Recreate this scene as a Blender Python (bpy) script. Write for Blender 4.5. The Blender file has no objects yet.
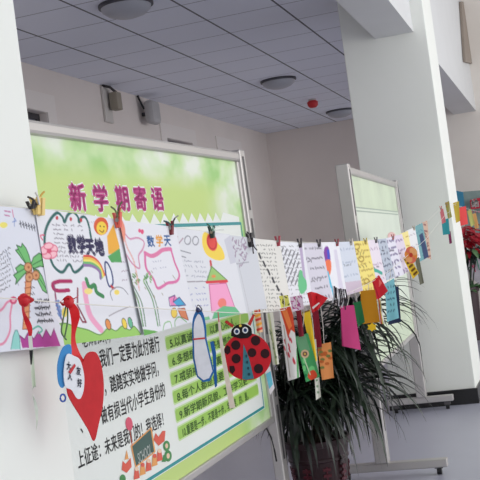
import bpy, math, random
import numpy as np
from mathutils import Vector
random.seed(7); RNG = np.random.default_rng(7)
SC = bpy.context.scene; COL = SC.collection

# ------------------------------------------------------------------ camera, sky, light, exposure
FPX = 1050.0; YAW, PITCH, ROLL = -0.298688, 0.02389, -0.133236; EYE = 1.27
def cam_axes(yaw, pitch, roll):
    cy, sy, cp, sp, cr, sr = math.cos(yaw), math.sin(yaw), math.cos(pitch), math.sin(pitch), math.cos(roll), math.sin(roll)
    f = np.array([sy*cp, cy*cp, sp]); r = np.array([cy, -sy, 0.0]); u = np.cross(r, f)
    return cr*r+sr*u, -sr*r+cr*u, f
CR, CU, CF = cam_axes(YAW, PITCH, ROLL)
CAMPOS = np.array([0, 0, EYE])
cd = bpy.data.cameras.new('camera'); cam = bpy.data.objects.new('camera', cd); COL.objects.link(cam)
from mathutils import Matrix
M4 = Matrix(((CR[0], CU[0], -CF[0], 0), (CR[1], CU[1], -CF[1], 0), (CR[2], CU[2], -CF[2], EYE), (0, 0, 0, 1)))
cam.matrix_world = M4; cd.sensor_width = 36; cd.lens = FPX/480*36; cd.clip_start = .05; SC.camera = cam

w = bpy.data.worlds.new('overcast'); SC.world = w; w.use_nodes = True
bg = w.node_tree.nodes['Background']; bg.inputs[0].default_value = (.95, .97, .985, 1); bg.inputs[1].default_value = 1.0
def area(name, loc, rot, sx, sy, power, col=(1, 1, 1)):
    l = bpy.data.lights.new(name, 'AREA'); l.shape = 'RECTANGLE'; l.size = sx; l.size_y = sy; l.energy = power; l.color = col
    o = bpy.data.objects.new(name, l); o.location = loc; o.rotation_euler = rot; COL.objects.link(o); return o
# daylight of the tall hall's windows (right of and behind the viewer)
area('hall_window_light', (5.6, 7.2, 2.0), (0, math.radians(90), 0), 2.6, 11.0, 225, (1, .98, .95))
SC.view_settings.view_transform = 'Standard'; SC.view_settings.look = 'None'
SC.view_settings.gamma = 1; SC.view_settings.use_curve_mapping = False
SC.view_settings.exposure = 0.12

# ------------------------------------------------------------------ helpers
def lin(c):
    c = np.asarray(c, float)/255.0
    return np.where(c <= .04045, c/12.92, ((c+.055)/1.055)**2.4)
def ray(px, py): return ((px-240)*CR-(py-240)*CU)/FPX+CF
def on(px, py, axis, val):                       # the point seen at (px, py) on the plane axis = val
    d = ray(px, py); t = (val-CAMPOS[axis])/d[axis]; return CAMPOS+d*t
class Plane:
    """vertical plane through the point seen at (px,py) on x = x; faces the viewer unless a normal is given"""
    def __init__(s, px, py, x=-.755, n=None, turn=0):
        s.c = on(px, py, 0, x)
        if n is None:
            d = s.c-CAMPOS; n = np.array([-d[0], -d[1], 0])
        n = np.array(n, float); n /= np.linalg.norm(n); a = math.radians(turn)
        s.n = np.array([n[0]*math.cos(a)-n[1]*math.sin(a), n[0]*math.sin(a)+n[1]*math.cos(a), 0])
    def __call__(s, px, py, off=0):
        d = ray(px, py); t = ((s.c-CAMPOS)@s.n)/(d@s.n); return CAMPOS+d*t+s.n*off
class XPlane(Plane):
    def __init__(s, x): s.c = np.array([x, 0, 0.]); s.n = np.array([1., 0, 0])

MATS = {}
def mat(name, rgb, rough=.6, metal=0, noise=0, scale=8, spec=.5, bump=0):
    if name in MATS: return MATS[name]
    m = bpy.data.materials.new(name); m.use_nodes = True; MATS[name] = m
    nt = m.node_tree; b = nt.nodes['Principled BSDF']; c = lin(rgb)
    b.inputs['Base Color'].default_value = (*c, 1); b.inputs['Roughness'].default_value = rough
    b.inputs['Metallic'].default_value = metal; b.inputs['Specular IOR Level'].default_value = spec
    if noise or bump:
        tc = nt.nodes.new('ShaderNodeTexCoord'); n = nt.nodes.new('ShaderNodeTexNoise'); n.inputs['Scale'].default_value = scale
        n.inputs['Detail'].default_value = 4; nt.links.new(tc.outputs['Object'], n.inputs['Vector'])
        if noise:
            r = nt.nodes.new('ShaderNodeValToRGB'); nt.links.new(n.outputs['Fac'], r.inputs[0])
            r.color_ramp.elements[0].position = .3; r.color_ramp.elements[1].position = .7
            r.color_ramp.elements[0].color = (*np.clip(c*(1-noise), 0, 1), 1); r.color_ramp.elements[1].color = (*np.clip(c*(1+noise), 0, 1), 1)
            nt.links.new(r.outputs[0], b.inputs['Base Color'])
        if bump:
            bp = nt.nodes.new('ShaderNodeBump'); bp.inputs['Strength'].default_value = bump; bp.inputs['Distance'].default_value = .01
            nt.links.new(n.outputs['Fac'], bp.inputs['Height']); nt.links.new(bp.outputs[0], b.inputs['Normal'])
    return m
def attr_mat():
    m = bpy.data.materials.new('painted_paper'); m.use_nodes = True; nt = m.node_tree; b = nt.nodes['Principled BSDF']
    a = nt.nodes.new('ShaderNodeAttribute'); a.attribute_name = 'ink'; nt.links.new(a.outputs['Color'], b.inputs['Base Color'])
    b.inputs['Roughness'].default_value = .75; b.inputs['Specular IOR Level'].default_value = .25; return m
PAPER = attr_mat()
def flat_mat(rgb, rough=.7):
    return mat('card_%02x%02x%02x' % tuple(rgb), rgb, rough, noise=.06, scale=60, spec=.25)

def tag(o, label=None, cat=None, group=None, kind=None):
    if label: o['label'] = label
    if cat: o['category'] = cat
    if group: o['group'] = group
    if kind: o['kind'] = kind
    return o
def empty(name, loc, label, cat, group=None):
    o = bpy.data.objects.new(name, None); o.location = loc; o.empty_display_size = .05; COL.objects.link(o)
    return tag(o, label, cat, group)
def wloc(o):
    p = Vector((0, 0, 0))
    while o: p += o.location; o = o.parent
    return np.array(p)

class MB:
    def __init__(s): s.v = []; s.f = []; s.m = []
    def add(s, vs, fs, mi=0):
        k = len(s.v); s.v += [tuple(map(float, p)) for p in vs]
        for f in fs: s.f.append(tuple(i+k for i in f)); s.m.append(mi)
        return s
    def hexa(s, p, mi=0):                          # 8 points: bottom ring 0-3, top ring 4-7
        return s.add(p, [(3, 2, 1, 0), (4, 5, 6, 7), (0, 1, 5, 4), (1, 2, 6, 5), (2, 3, 7, 6), (3, 0, 4, 7)], mi)
    def box(s, a, b, mi=0, T=None):
        x0, y0, z0 = a; x1, y1, z1 = b
        p = [(x0, y0, z0), (x1, y0, z0), (x1, y1, z0), (x0, y1, z0), (x0, y0, z1), (x1, y0, z1), (x1, y1, z1), (x0, y1, z1)]
        if T: p = [T(*q) for q in p]
        return s.hexa(p, mi)
    def tube(s, path, r, n=8, mi=0, cap=True):
        path = [np.array(p, float) for p in path]; N = len(path); rr = r if hasattr(r, '__len__') else [r]*N
        vs = []; fs = []
        for i, p in enumerate(path):
            t = path[min(i+1, N-1)]-path[max(i-1, 0)]; t /= (np.linalg.norm(t)+1e-9)
            a = np.cross(t, (0, 0, 1.) if abs(t[2]) < .9 else (1., 0, 0)); a /= np.linalg.norm(a); b = np.cross(t, a)
            for k in range(n):
                th = 2*math.pi*k/n; vs.append(p+rr[i]*(math.cos(th)*a+math.sin(th)*b))
        for i in range(N-1):
            for k in range(n): fs.append((i*n+k, i*n+(k+1) % n, (i+1)*n+(k+1) % n, (i+1)*n+k))
        if cap: fs += [tuple(range(n)), tuple(reversed(range((N-1)*n, N*n)))]
        return s.add(vs, fs, mi)
    def lathe(s, c, prof, n=32, mi=0):             # prof: (radius, z)
        vs = []; fs = []
        for r, z in prof:
            for k in range(n):
                th = 2*math.pi*k/n; vs.append((c[0]+r*math.cos(th), c[1]+r*math.sin(th), c[2]+z))
        for i in range(len(prof)-1):
            for k in range(n): fs.append((i*n+k, i*n+(k+1) % n, (i+1)*n+(k+1) % n, (i+1)*n+k))
        return s.add(vs, fs, mi)
    def ball(s, c, r, n=10, mi=0, sc=(1, 1, 1)):
        vs = []; fs = []
        for i in range(n+1):
            ph = math.pi*i/n
            for k in range(2*n):
                th = math.pi*k/n; vs.append((c[0]+r*sc[0]*math.sin(ph)*math.cos(th), c[1]+r*sc[1]*math.sin(ph)*math.sin(th), c[2]+r*sc[2]*math.cos(ph)))
        for i in range(n):
            for k in range(2*n): fs.append((i*2*n+k, (i+1)*2*n+k, (i+1)*2*n+(k+1) % (2*n), i*2*n+(k+1) % (2*n)))
        return s.add(vs, fs, mi)
    def card(s, pts, n, th, mi=0):                 # polygon of 3-D points extruded by th along n
        k = len(pts); a = [np.array(p)+np.array(n)*th for p in pts]
        return s.add(list(map(tuple, pts))+a, [tuple(range(k))[::-1], tuple(range(k, 2*k))]+[(i, (i+1) % k, k+(i+1) % k, k+i) for i in range(k)], mi)
    def build(s, name, mats, parent=None, smooth=False, bevel=0, fix=False):
        me = bpy.data.meshes.new(name); v = np.array(s.v)
        if parent is not None: o0 = wloc(parent)
        else: o0 = np.array([(v[:, 0].min()+v[:, 0].max())/2, (v[:, 1].min()+v[:, 1].max())/2, v[:, 2].min()])
        me.from_pydata([tuple(p) for p in v-o0], [], s.f)
        if not isinstance(mats, (list, tuple)): mats = [mats]
        for m in mats: me.materials.append(m)
        me.polygons.foreach_set('material_index', s.m)
        if smooth: me.polygons.foreach_set('use_smooth', [True]*len(s.f))
        if fix:
            import bmesh
            bm = bmesh.new(); bm.from_mesh(me); bmesh.ops.recalc_face_normals(bm, faces=bm.faces); bm.to_mesh(me); bm.free()
        me.update()
        o = bpy.data.objects.new(name, me); COL.objects.link(o)
        if parent is not None: o.parent = parent
        else: o.location = o0
        if bevel:
            b = o.modifiers.new('bevel', 'BEVEL'); b.width = bevel; b.segments = 2
        return o
def struct(mb, name, mats, **k): return tag(mb.build(name, mats, **k), kind='structure')

def spl(pts, n=6, closed=False):
    P = [np.array(p, float) for p in pts]; out = []; N = len(P)
    for i in range(N if closed else N-1):
        g = lambda j: P[j % N] if closed else P[min(max(j, 0), N-1)]
        a, b, c, d = g(i-1), g(i), g(i+1), g(i+2)
        for k in range(n):
            t = k/n; out.append(.5*((2*b)+(-a+c)*t+(2*a-5*b+4*c-d)*t*t+(-a+3*b-3*c+d)*t**3))
    if not closed: out.append(P[-1])
    return [tuple(p) for p in out]
def ell(cx, cy, rx, ry=None, n=20, rot=0):
    ry = ry or rx; c, s = math.cos(rot), math.sin(rot); o = []
    for k in range(n):
        a = 2*math.pi*k/n; x, y = rx*math.cos(a), ry*math.sin(a); o.append((cx+x*c-y*s, cy+x*s+y*c))
    return o

TXT = {}
def glyphs(body, bold=0.0):
    """triangles of a line of writing, unit em, from the built-in font"""
    key = (body, bold)
    if key not in TXT:
        c = bpy.data.curves.new('writing', 'FONT'); c.body = body; c.size = 1; c.resolution_u = 3
        o = bpy.data.objects.new('writing', c); COL.objects.link(o)
        dg = bpy.context.evaluated_depsgraph_get(); me = o.evaluated_get(dg).to_mesh(); me.calc_loop_triangles()
        v = np.array([x.co[:2] for x in me.vertices]).reshape(-1, 2); t = [tuple(x.vertices) for x in me.loop_triangles]
        bpy.data.objects.remove(o); bpy.data.curves.remove(c)
        if bold:                                   # a heavier pen: the strokes again, a hair to each side
            n0 = len(v); sh = [(-bold, 0), (bold, 0), (0, bold), (0, -bold)]
            v = np.concatenate([v+np.array(q) for q in sh]); t = [tuple(i+k*n0 for i in a) for k in range(4) for a in t]
        TXT[key] = (v, t)
    return TXT[key]

class Canvas:
    """a drawing in crayon and ink on a sheet, traced in the frame of the sheet's four corners"""
    def __init__(s, quad, nx, ny, bgc=(236, 236, 240), k=2):
        s.q = [np.array(p, float) for p in quad]; s.nx, s.ny, s.k = nx, ny, k
        s.w, s.h = nx*k, ny*k; s.img = np.tile(lin(bgc), (s.h, s.w, 1))
        s.img *= 1+RNG.normal(0, .012, (s.h, s.w, 1))
        s.sx = s.w/np.linalg.norm(s.q[1]-s.q[0])
    def uv(s, p):
        a, b, c, d = s.q; p = np.asarray(p, float); u = v = .5
        for _ in range(8):
            x = a*(1-u)*(1-v)+b*u*(1-v)+c*u*v+d*(1-u)*v-p
            ju = (b-a)*(1-v)+(c-d)*v; jv = (d-a)*(1-u)+(c-b)*u
            D = ju[0]*jv[1]-ju[1]*jv[0]; du = (x[0]*jv[1]-x[1]*jv[0])/D; dv = (ju[0]*x[1]-ju[1]*x[0])/D
            u -= du; v -= dv
        return np.array([u*s.w, v*s.h])
    def _fill(s, P, col, al=1):
        x0, y0 = np.floor(P.min(0)).astype(int); x1, y1 = np.ceil(P.max(0)).astype(int)+1
        x0, y0, x1, y1 = max(x0, 0), max(y0, 0), min(x1, s.w), min(y1, s.h)
        if x1 <= x0 or y1 <= y0: return
        X, Y = np.meshgrid(np.arange(x0, x1)+.5, np.arange(y0, y1)+.5); ins = np.zeros(X.shape, bool)
        for i in range(len(P)):
            a, b = P[i-1], P[i]
            if a[1] == b[1]: continue
            c = ((a[1] > Y) != (b[1] > Y)) & (X < (b[0]-a[0])*(Y-a[1])/(b[1]-a[1])+a[0]); ins ^= c
        sub = s.img[y0:y1, x0:x1]; sub[ins] = sub[ins]*(1-al)+lin(col)*al
    def fill(s, pts, col, al=1): s._fill(np.array([s.uv(p) for p in pts]), col, al); return s
    def line(s, pts, wd, col, al=1):
        P = np.array([s.uv(p) for p in pts]); r = max(wd*s.sx/2, .55)
        for a, b in zip(P[:-1], P[1:]):
            lo = np.floor(np.minimum(a, b)-r-1).astype(int); hi = np.ceil(np.maximum(a, b)+r+1).astype(int)
            x0, y0, x1, y1 = max(lo[0], 0), max(lo[1], 0), min(hi[0], s.w), min(hi[1], s.h)
            if x1 <= x0 or y1 <= y0: continue
            X, Y = np.meshgrid(np.arange(x0, x1)+.5, np.arange(y0, y1)+.5); d = b-a; L = d@d+1e-9
            t = np.clip(((X-a[0])*d[0]+(Y-a[1])*d[1])/L, 0, 1); m = (X-a[0]-t*d[0])**2+(Y-a[1]-t*d[1])**2 < r*r
            sub = s.img[y0:y1, x0:x1]; sub[m] = sub[m]*(1-al)+lin(col)*al
        return s
    def text(s, body, p, wd, ht, col, slope=0, bold=.02, lean=.13):
        v, t = glyphs(body, bold)
        if not len(t): return s
        n = len(body); sx = wd/n
        Q = np.array([s.uv((p[0]+x*sx-y*ht*lean, p[1]+x*sx*slope-y*ht)) for x, y in v])
        for a in t: s._fill(Q[list(a)], col)
        return s
    def scrib(s, p0, p1, rows, dn, col, wd=.7, gap=.35, amp=1.0, al=.8):
        """rows of little handwriting marks"""
        p0, p1, dn = map(lambda a: np.array(a, float), (p0, p1, dn)); L = np.linalg.norm(p1-p0); n = max(int(L/2.2), 1)
        for r in range(rows):
            for i in range(n):
                if RNG.random() < gap*.5: continue
                c = p0+(p1-p0)*(i+.5)/n+dn*r; a = RNG.uniform(0, 3.14)
                e = np.array([math.cos(a), math.sin(a)])*amp
                s.line([c-e, c+e*RNG.uniform(.2, 1)], wd, col, al)
        return s
    def grid(s):
        a = s.img.reshape(s.ny, s.k, s.nx, s.k, 3).mean((1, 3)); return np.clip(a, 0, 1)

def sheet(name, pl, quad, cv, parent=None, label=None, cat='drawing', group=None, curl=.002, shingle=(0.006, 0.0), wav=1.0):
    """one sheet of paper hanging by its top edge; its drawing is the sheet's own colour"""
    C = [pl(*p) for p in quad]; nx, ny = cv.nx, cv.ny
    U, V = np.meshgrid(np.linspace(0, 1, nx), np.linspace(0, 1, ny)); U = U[..., None]; V = V[..., None]
    P = C[0]*(1-U)*(1-V)+C[1]*U*(1-V)+C[2]*U*V+C[3]*(1-U)*V
    ph = RNG.uniform(0, 6)
    off = shingle[0]*(1-U)+shingle[1]*U+curl*np.sin(U*math.pi*1.5*wav+ph)*V+curl*.7*V*V*np.cos(U*5+ph)
    P = (P+off*pl.n).reshape(-1, 3)
    me = bpy.data.meshes.new(name); o0 = wloc(parent) if parent is not None else (C[0]+C[1])/2
    idx = np.arange(nx*ny).reshape(ny, nx)
    F = np.stack([idx[:-1, :-1], idx[1:, :-1], idx[1:, 1:], idx[:-1, 1:]], -1).reshape(-1, 4)
    me.vertices.add(len(P)); me.vertices.foreach_set('co', (P-o0).ravel())
    me.loops.add(F.size); me.loops.foreach_set('vertex_index', F.ravel().astype(np.int32))
    me.polygons.add(len(F)); me.polygons.foreach_set('loop_start', np.arange(0, F.size, 4, dtype=np.int32))
    me.polygons.foreach_set('use_smooth', np.ones(len(F), bool))
    me.update(calc_edges=True); me.validate()
    at = me.color_attributes.new('ink', 'FLOAT_COLOR', 'POINT'); g = np.concatenate([cv.grid().reshape(-1, 3), np.ones((nx*ny, 1))], 1)
    at.data.foreach_set('color', g.ravel()); me.materials.append(PAPER)
    o = bpy.data.objects.new(name, me); COL.objects.link(o)
    if parent is not None: o.parent = parent
    else: o.location = o0; tag(o, label, cat, group)
    return o
def flat(name, pl, pts, rgb, parent=None, off=0, th=.0012, label=None, cat=None, group=None, rough=.7):
    mb = MB(); mb.card([pl(x, y, off) for x, y in pts], pl.n, th)
    o = mb.build(name, flat_mat(rgb, rough), parent, fix=True)
    if label: tag(o, label, cat, group)
    return o
# ------------------------------------------------------------------ the setting
WALLM = mat('wall_paint', (224, 215, 211), .85, noise=.03, scale=1.5, bump=.05)
COLM = mat('column_paint', (235, 237, 232), .75, noise=.015, scale=2, bump=.04)
FLOORM = mat('floor_tile', (178, 179, 194), .3, noise=.03, scale=2)
def ceiling_mat():
    m = bpy.data.materials.new('ceiling_panels'); m.use_nodes = True; nt = m.node_tree; b = nt.nodes['Principled BSDF']
    tc = nt.nodes.new('ShaderNodeTexCoord'); geo = nt.nodes.new('ShaderNodeNewGeometry'); sp = nt.nodes.new('ShaderNodeSeparateXYZ'); nt.links.new(geo.outputs['Position'], sp.inputs[0])
    def M(op, a, bb=None):
        n = nt.nodes.new('ShaderNodeMath'); n.operation = op
        for i, q in enumerate((a, bb)):
            if q is None: continue
            if isinstance(q, (int, float)): n.inputs[i].default_value = q
            else: nt.links.new(q, n.inputs[i])
        return n.outputs[0]
    def seam(ax, off, wd):
        t = M('PINGPONG', M('SUBTRACT', sp.outputs[ax], off), .3)
        return M('LESS_THAN', t, wd/2)
    a = seam(0, -3.6876, .017); c = seam(1, 6.1844, .013)
    ns = nt.nodes.new('ShaderNodeTexNoise'); ns.inputs['Scale'].default_value = 90; nt.links.new(geo.outputs['Position'], ns.inputs['Vector'])
    mx = nt.nodes.new('ShaderNodeMixRGB'); mx.inputs[1].default_value = (*lin((226, 229, 242)), 1); mx.inputs[2].default_value = (*lin((232, 235, 247)), 1); nt.links.new(ns.outputs['Fac'], mx.inputs[0])
    m1 = nt.nodes.new('ShaderNodeMixRGB'); m1.inputs[2].default_value = (*lin((150, 151, 162)), 1); nt.links.new(c, m1.inputs[0]); nt.links.new(mx.outputs[0], m1.inputs[1])
    m2 = nt.nodes.new('ShaderNodeMixRGB'); m2.inputs[2].default_value = (*lin((92, 92, 102)), 1); nt.links.new(a, m2.inputs[0]); nt.links.new(m1.outputs[0], m2.inputs[1])
    nt.links.new(m2.outputs[0], b.inputs['Base Color']); b.inputs['Roughness'].default_value = .85; return m
H0 = 0.0; ZC = EYE+1.98; ZS = EYE+1.596
struct(MB().box((-4.4, -3, -.1), (6.5, 16, 0)), 'floor', FLOORM)
struct(MB().box((-4.4, -3, ZC), (-1.19, 15.85, ZC+.1)), 'ceiling', ceiling_mat())
struct(MB().box((-.895, -3, 5.6), (6.5, 16, 5.7)), 'ceiling_hall', mat('hall_ceiling', (235, 235, 235), .9))
struct(MB().box((-4.4, 15.8, 0), (-1.19, 16, ZC)), 'wall_far', WALLM)
struct(MB().box((-1.5, 14.1, 0), (6.5, 14.3, 5.6)), 'wall_hall', mat('hall_wall_paint', (226, 220, 213), .85, noise=.02, scale=2))
WINS = [(7.55, 8.42), (11.36, 12.22), (13.38, 14.16)]; WB, WT = 1.0, EYE+1.57
mb = MB(); y = -3
for a, b in WINS:
    mb.box((-4.4, y, 0), (-4.22, a, ZC)).box((-4.4, a, 0), (-4.22, b, WB)).box((-4.4, a, WT), (-4.22, b, ZC)); y = b
mb.box((-4.4, y, 0), (-4.22, 15.8, ZC)); struct(mb, 'wall_left', WALLM)
CASE = mat('window_casing', (228, 221, 218), .7); DARKF = mat('window_frame_dark', (58, 56, 62), .5); PANE = mat('window_pane', (120, 120, 132), .12, noise=.05, scale=3)
for i, (a, b) in enumerate(WINS):
    e = bpy.data.objects.new('window_%d' % (i+1), None); e.location = (-4.22, (a+b)/2, WB); COL.objects.link(e); tag(e, kind='structure')
    m = MB(); m.box((-4.33, a, WB), (-4.29, a+.05, WT)).box((-4.33, b-.05, WB), (-4.29, b, WT)).box((-4.33, a+.05, WT-.05), (-4.29, b-.05, WT)).box((-4.33, a+.05, WB), (-4.29, b-.05, WB+.05)).box((-4.33, (a+b)/2-.025, WB+.05), (-4.29, (a+b)/2+.025, WT-.05))
    m.build('window_frame', DARKF, e)
    MB().box((-4.32, a+.05, WB+.05), (-4.31, b-.05, WT-.05)).build('window_pane', PANE, e)
    m = MB(); q = .17
    m.box((-4.22, a-q, WB-.03), (-4.205, a-.003, WT+q)).box((-4.22, b+.003, WB-.03), (-4.205, b+q, WT+q)).box((-4.22, a-.003, WT+.003), (-4.205, b+.003, WT+q)); m.build('casing', CASE, e)
    MB().box((-4.32, a-.1, WB-.04), (-4.1, b+.1, WB)).build('window_sill', CASE, e)
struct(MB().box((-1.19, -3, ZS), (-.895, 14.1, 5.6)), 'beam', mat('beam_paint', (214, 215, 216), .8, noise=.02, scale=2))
struct(MB().box((-1.45, .89, 0), (-.80, 1.535, ZC)), 'column_left', COLM, bevel=.006)
struct(MB().box((-1.45, 8.1, 0), (-.80, 8.75, ZC)), 'column_right', COLM, bevel=.006)
struct(MB().box((-1.47, 8.08, 0), (-.785, 8.765, .115)), 'baseboard_column', mat('black_skirting', (26, 25, 27), .35), bevel=.004)
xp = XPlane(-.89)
struct(MB().card([xp(*p) for p in [(459, 2), (467, 2), (470, 64), (463, 62)]], (1, 0, 0), .03), 'wall_strip_1', mat('brown_strip', (150, 138, 128), .8), fix=True)  # narrow brown strip set just proud of the beam's side face

# ceiling lamps, the alarm and the two wall boxes
LENS = mat('lamp_lens', (168, 170, 180), .4); RIM = mat('lamp_rim', (70, 70, 78), .5)
for i, (y, where) in enumerate([(7.02, 'nearest of the three, cut by the picture top'), (11.25, 'middle one of the three round ceiling lamps'), (14.6, 'farthest of the three, by the square column')]):
    e = empty('ceiling_lamp', (-2.78, y, ZC), 'round grey dome ceiling lamp, '+where, 'ceiling lamp', 'dome ceiling lamps')
    MB().lathe((-2.78, y, ZC), [(0, -.001), (.2, -.001), (.2, -.022), (.185, -.026), (0, -.026)], 36).build('rim', RIM, e, smooth=False)
    MB().lathe((-2.78, y, ZC), [(.183, -.026), (.175, -.05), (.14, -.078), (.08, -.098), (0, -.105)], 36).build('diffuser', LENS, e, smooth=True)
e = empty('smoke_alarm', (-2.83, 13.1, ZC), 'small red alarm fixed to the grey ceiling panels', 'alarm')
RED = mat('alarm_red', (200, 42, 48), .45)
MB().lathe((-2.83, 13.1, ZC), [(0, -.001), (.05, -.001), (.05, -.02), (0, -.02)], 20).build('base', mat('alarm_base', (190, 190, 192), .5), e)
MB().lathe((-2.83, 13.1, ZC), [(.046, -.02), (.07, -.04), (.066, -.085), (.04, -.11), (0, -.115)], 20).build('sounder', RED, e, smooth=True)
e = empty('wall_speaker', (-4.22, 10.72, EYE+1.65), 'rounded grey box speaker hung high on the left wall, second from the column', 'speaker')
MB().box((-4.16, 10.60, EYE+1.655), (-4.04, 10.84, EYE+1.915)).build('cabinet', mat('speaker_grey', (176, 174, 176), .5, noise=.03), e, bevel=.045)
MB().box((-4.22, 10.70, EYE+1.76), (-4.16, 10.74, EYE+1.80)).build('bracket', DARKF, e)
MB().tube([(-4.2, 10.60, EYE+1.975), (-4.18, 10.61, EYE+1.90), (-4.15, 10.615, EYE+1.82)], .012).build('cable', mat('cable_black', (30, 30, 32), .6), e)
e = empty('wall_bracket_lamp', (-4.22, 9.78, EYE+1.72), 'narrow beige box lamp on a bracket high on the wall, beside the grey speaker', 'lamp')
MB().box((-4.17, 9.74, EYE+1.72), (-4.08, 9.86, EYE+1.90)).build('housing', mat('lamp_beige', (150, 142, 128), .6), e, bevel=.01)
MB().box((-4.22, 9.66, EYE+1.60), (-4.19, 9.84, EYE+1.96)).build('back_plate', mat('plate_pale', (205, 200, 196), .6), e, bevel=.006)
MB().tube([(-4.2, 9.68, EYE+1.97), (-4.13, 9.70, EYE+1.945), (-4.11, 9.80, EYE+1.90)], .014).build('bracket', mat('bracket_grey', (70, 68, 70), .5, .4), e)

# ------------------------------------------------------------------ the two wheeled display boards
ALU = mat('aluminium', (196, 192, 190), .38, .55, spec=.5); ALUD = mat('aluminium_slot', (92, 90, 92), .5, .4); RUB = mat('castor_rubber', (28, 28, 30), .6)
A1 = np.array([-1.43823806, 4.9, -.03418947+EYE]); E1 = np.array([math.sin(.01648), math.cos(.01648), math.tan(.0118)]); E1 /= np.linalg.norm(E1)
N1 = np.array([math.cos(.01648), -math.sin(.01648), 0]); W1 = np.cross(N1, E1)
def B(u, v, n=0): return A1+u*E1+v*W1+n*N1
def Bpx(px, py):
    d = ray(px, py); q = d*((A1-CAMPOS)@N1)/(d@N1)+CAMPOS-A1; return float(q@E1), float(q@W1)
def castor(parent, x, y, z):
    c = MB(); c.tube([(x-.012, y, .021), (x+.012, y, .021)], .021, 16); k = c.build('castor', RUB, parent, smooth=False)
    MB().box((x-.022, y-.018, .034), (x+.022, y+.02, z)).build('fork', ALUD, k)
def board_frame(e, T, u0, u1, v0, v1, foot_z, reach=(.36, .36), back=-.024):
    """rails, posts with slots and crossbar feet; T(u,v,n) maps to the place"""
    bx = lambda a, b: MB().box(a, b, T=T)
    bx((u0, v1-.045, -.022), (u1, v1, .022)).build('top_rail', ALU, e, bevel=.012)
    bx((u0, v0, -.016), (u1, v0+.03, .016)).build('bottom_rail', ALU, e, bevel=.006)
    for s, uu in ((0, u0), (1, u1)):
        a, b = (uu, uu+.03) if s == 0 else (uu-.03, uu)
        bx((a, v0+.03, -.016), (b, v1-.045, .016)).build('side_rail', ALU, e, bevel=.004)
        a, b = (uu-.085, uu-.004) if s == 0 else (uu+.004, uu+.085)
        zf = foot_z[s]; p = bx((a, zf, back), (b, v1+.012, .024)).build('post', ALU, e, bevel=.006)
        m = MB(); L = v1-.02
        for q in range(5):
            m.box((a+.028, L-.26, .0235), (b-.028, L, .0255), T=T); L -= .30
        m.build('slot', ALUD, p)
        c = T((a+b)/2, 0, 0); zt = T((a+b)/2, zf, 0)[2]
        MB().box((c[0]-.27, c[1]-.03, zt-.045), (c[0]+reach[s], c[1]+.03, zt)).build('foot', ALU, e, bevel=.006)
        castor(e, c[0]-.22, c[1], zt-.044); castor(e, c[0]+reach[s]-.05, c[1], zt-.044)
eb = empty('display_board', (A1[0], A1[1]-1.2, 0), 'large wheeled display board with a green notice poster titled in magenta, nearest the left column', 'notice board')
board_frame(eb, B, -2.34, -.115, -.725, .571, (-1.15, -1.15))
def green_mat():
    m = bpy.data.materials.new('poster_green'); m.use_nodes = True; nt = m.node_tree; b = nt.nodes['Principled BSDF']
    geo = nt.nodes.new('ShaderNodeNewGeometry'); mp = nt.nodes.new('ShaderNodeMapping'); mp.inputs['Scale'].default_value = (1, 2.6, 4.2); nt.links.new(geo.outputs['Position'], mp.inputs[0])
    n = nt.nodes.new('ShaderNodeTexNoise'); n.inputs['Scale'].default_value = 1.25; n.inputs['Detail'].default_value = 3; nt.links.new(mp.outputs[0], n.inputs['Vector'])
    r = nt.nodes.new('ShaderNodeValToRGB'); r.color_ramp.elements[0].position = .36; r.color_ramp.elements[1].position = .66
    r.color_ramp.elements[0].color = (*lin((158, 210, 124)), 1); r.color_ramp.elements[1].color = (*lin((234, 240, 228)), 1)
    k = r.color_ramp.elements.new(.5); k.color = (*lin((200, 228, 170)), 1)
    nt.links.new(n.outputs['Fac'], r.inputs[0])
    sp = nt.nodes.new('ShaderNodeSeparateXYZ'); nt.links.new(geo.outputs['Position'], sp.inputs[0])
    def mr(src, a, c):
        q = nt.nodes.new('ShaderNodeMapRange'); q.interpolation_type = 'SMOOTHSTEP'; q.inputs[1].default_value = a; q.inputs[2].default_value = c; nt.links.new(src, q.inputs[0]); return q.outputs[0]
    pz = mr(sp.outputs[2], EYE+.43, EYE+.32); py = mr(sp.outputs[1], 4.62, 4.2); ml = nt.nodes.new('ShaderNodeMath'); ml.operation = 'MULTIPLY'
    nt.links.new(pz, ml.inputs[0]); nt.links.new(py, ml.inputs[1]); mx = nt.nodes.new('ShaderNodeMixRGB'); mx.inputs[2].default_value = (*lin((198, 222, 132)), 1)
    nt.links.new(ml.outputs[0], mx.inputs[0]); nt.links.new(r.outputs[0], mx.inputs[1])
    nt.links.new(mx.outputs[0], b.inputs['Base Color']); b.inputs['Roughness'].default_value = .35; return m
GREEN = green_mat()
PM = [GREEN, mat('print_white', (238, 242, 238), .4), mat('print_lime', (196, 222, 112), .4, noise=.06, scale=3), mat('print_magenta', (206, 52, 142), .4),
      mat('print_teal', (36, 146, 152), .4), mat('print_black', (38, 38, 40), .4), mat('print_bar', (160, 205, 92), .4, noise=.05, scale=5),
      mat('print_bar_edge', (206, 232, 172), .4), mat('print_bar_ink', (44, 92, 26), .4), mat('print_chalkboard', (62, 92, 84), .5),
      mat('print_coral', (224, 92, 72), .4), mat('print_leaf', (64, 140, 74), .4), mat('print_orange', (236, 164, 92), .4), mat('print_skin', (240, 206, 176), .4), mat('print_pink', (222, 84, 112), .4)]
pm = MB(); LY = [.004]
def put(pts, mi, dn=.0004):
    LY[0] += .00001; n = LY[0]+dn; pm.add([B(u, v, n) for u, v in pts], [tuple(range(len(pts)))], mi)
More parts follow.
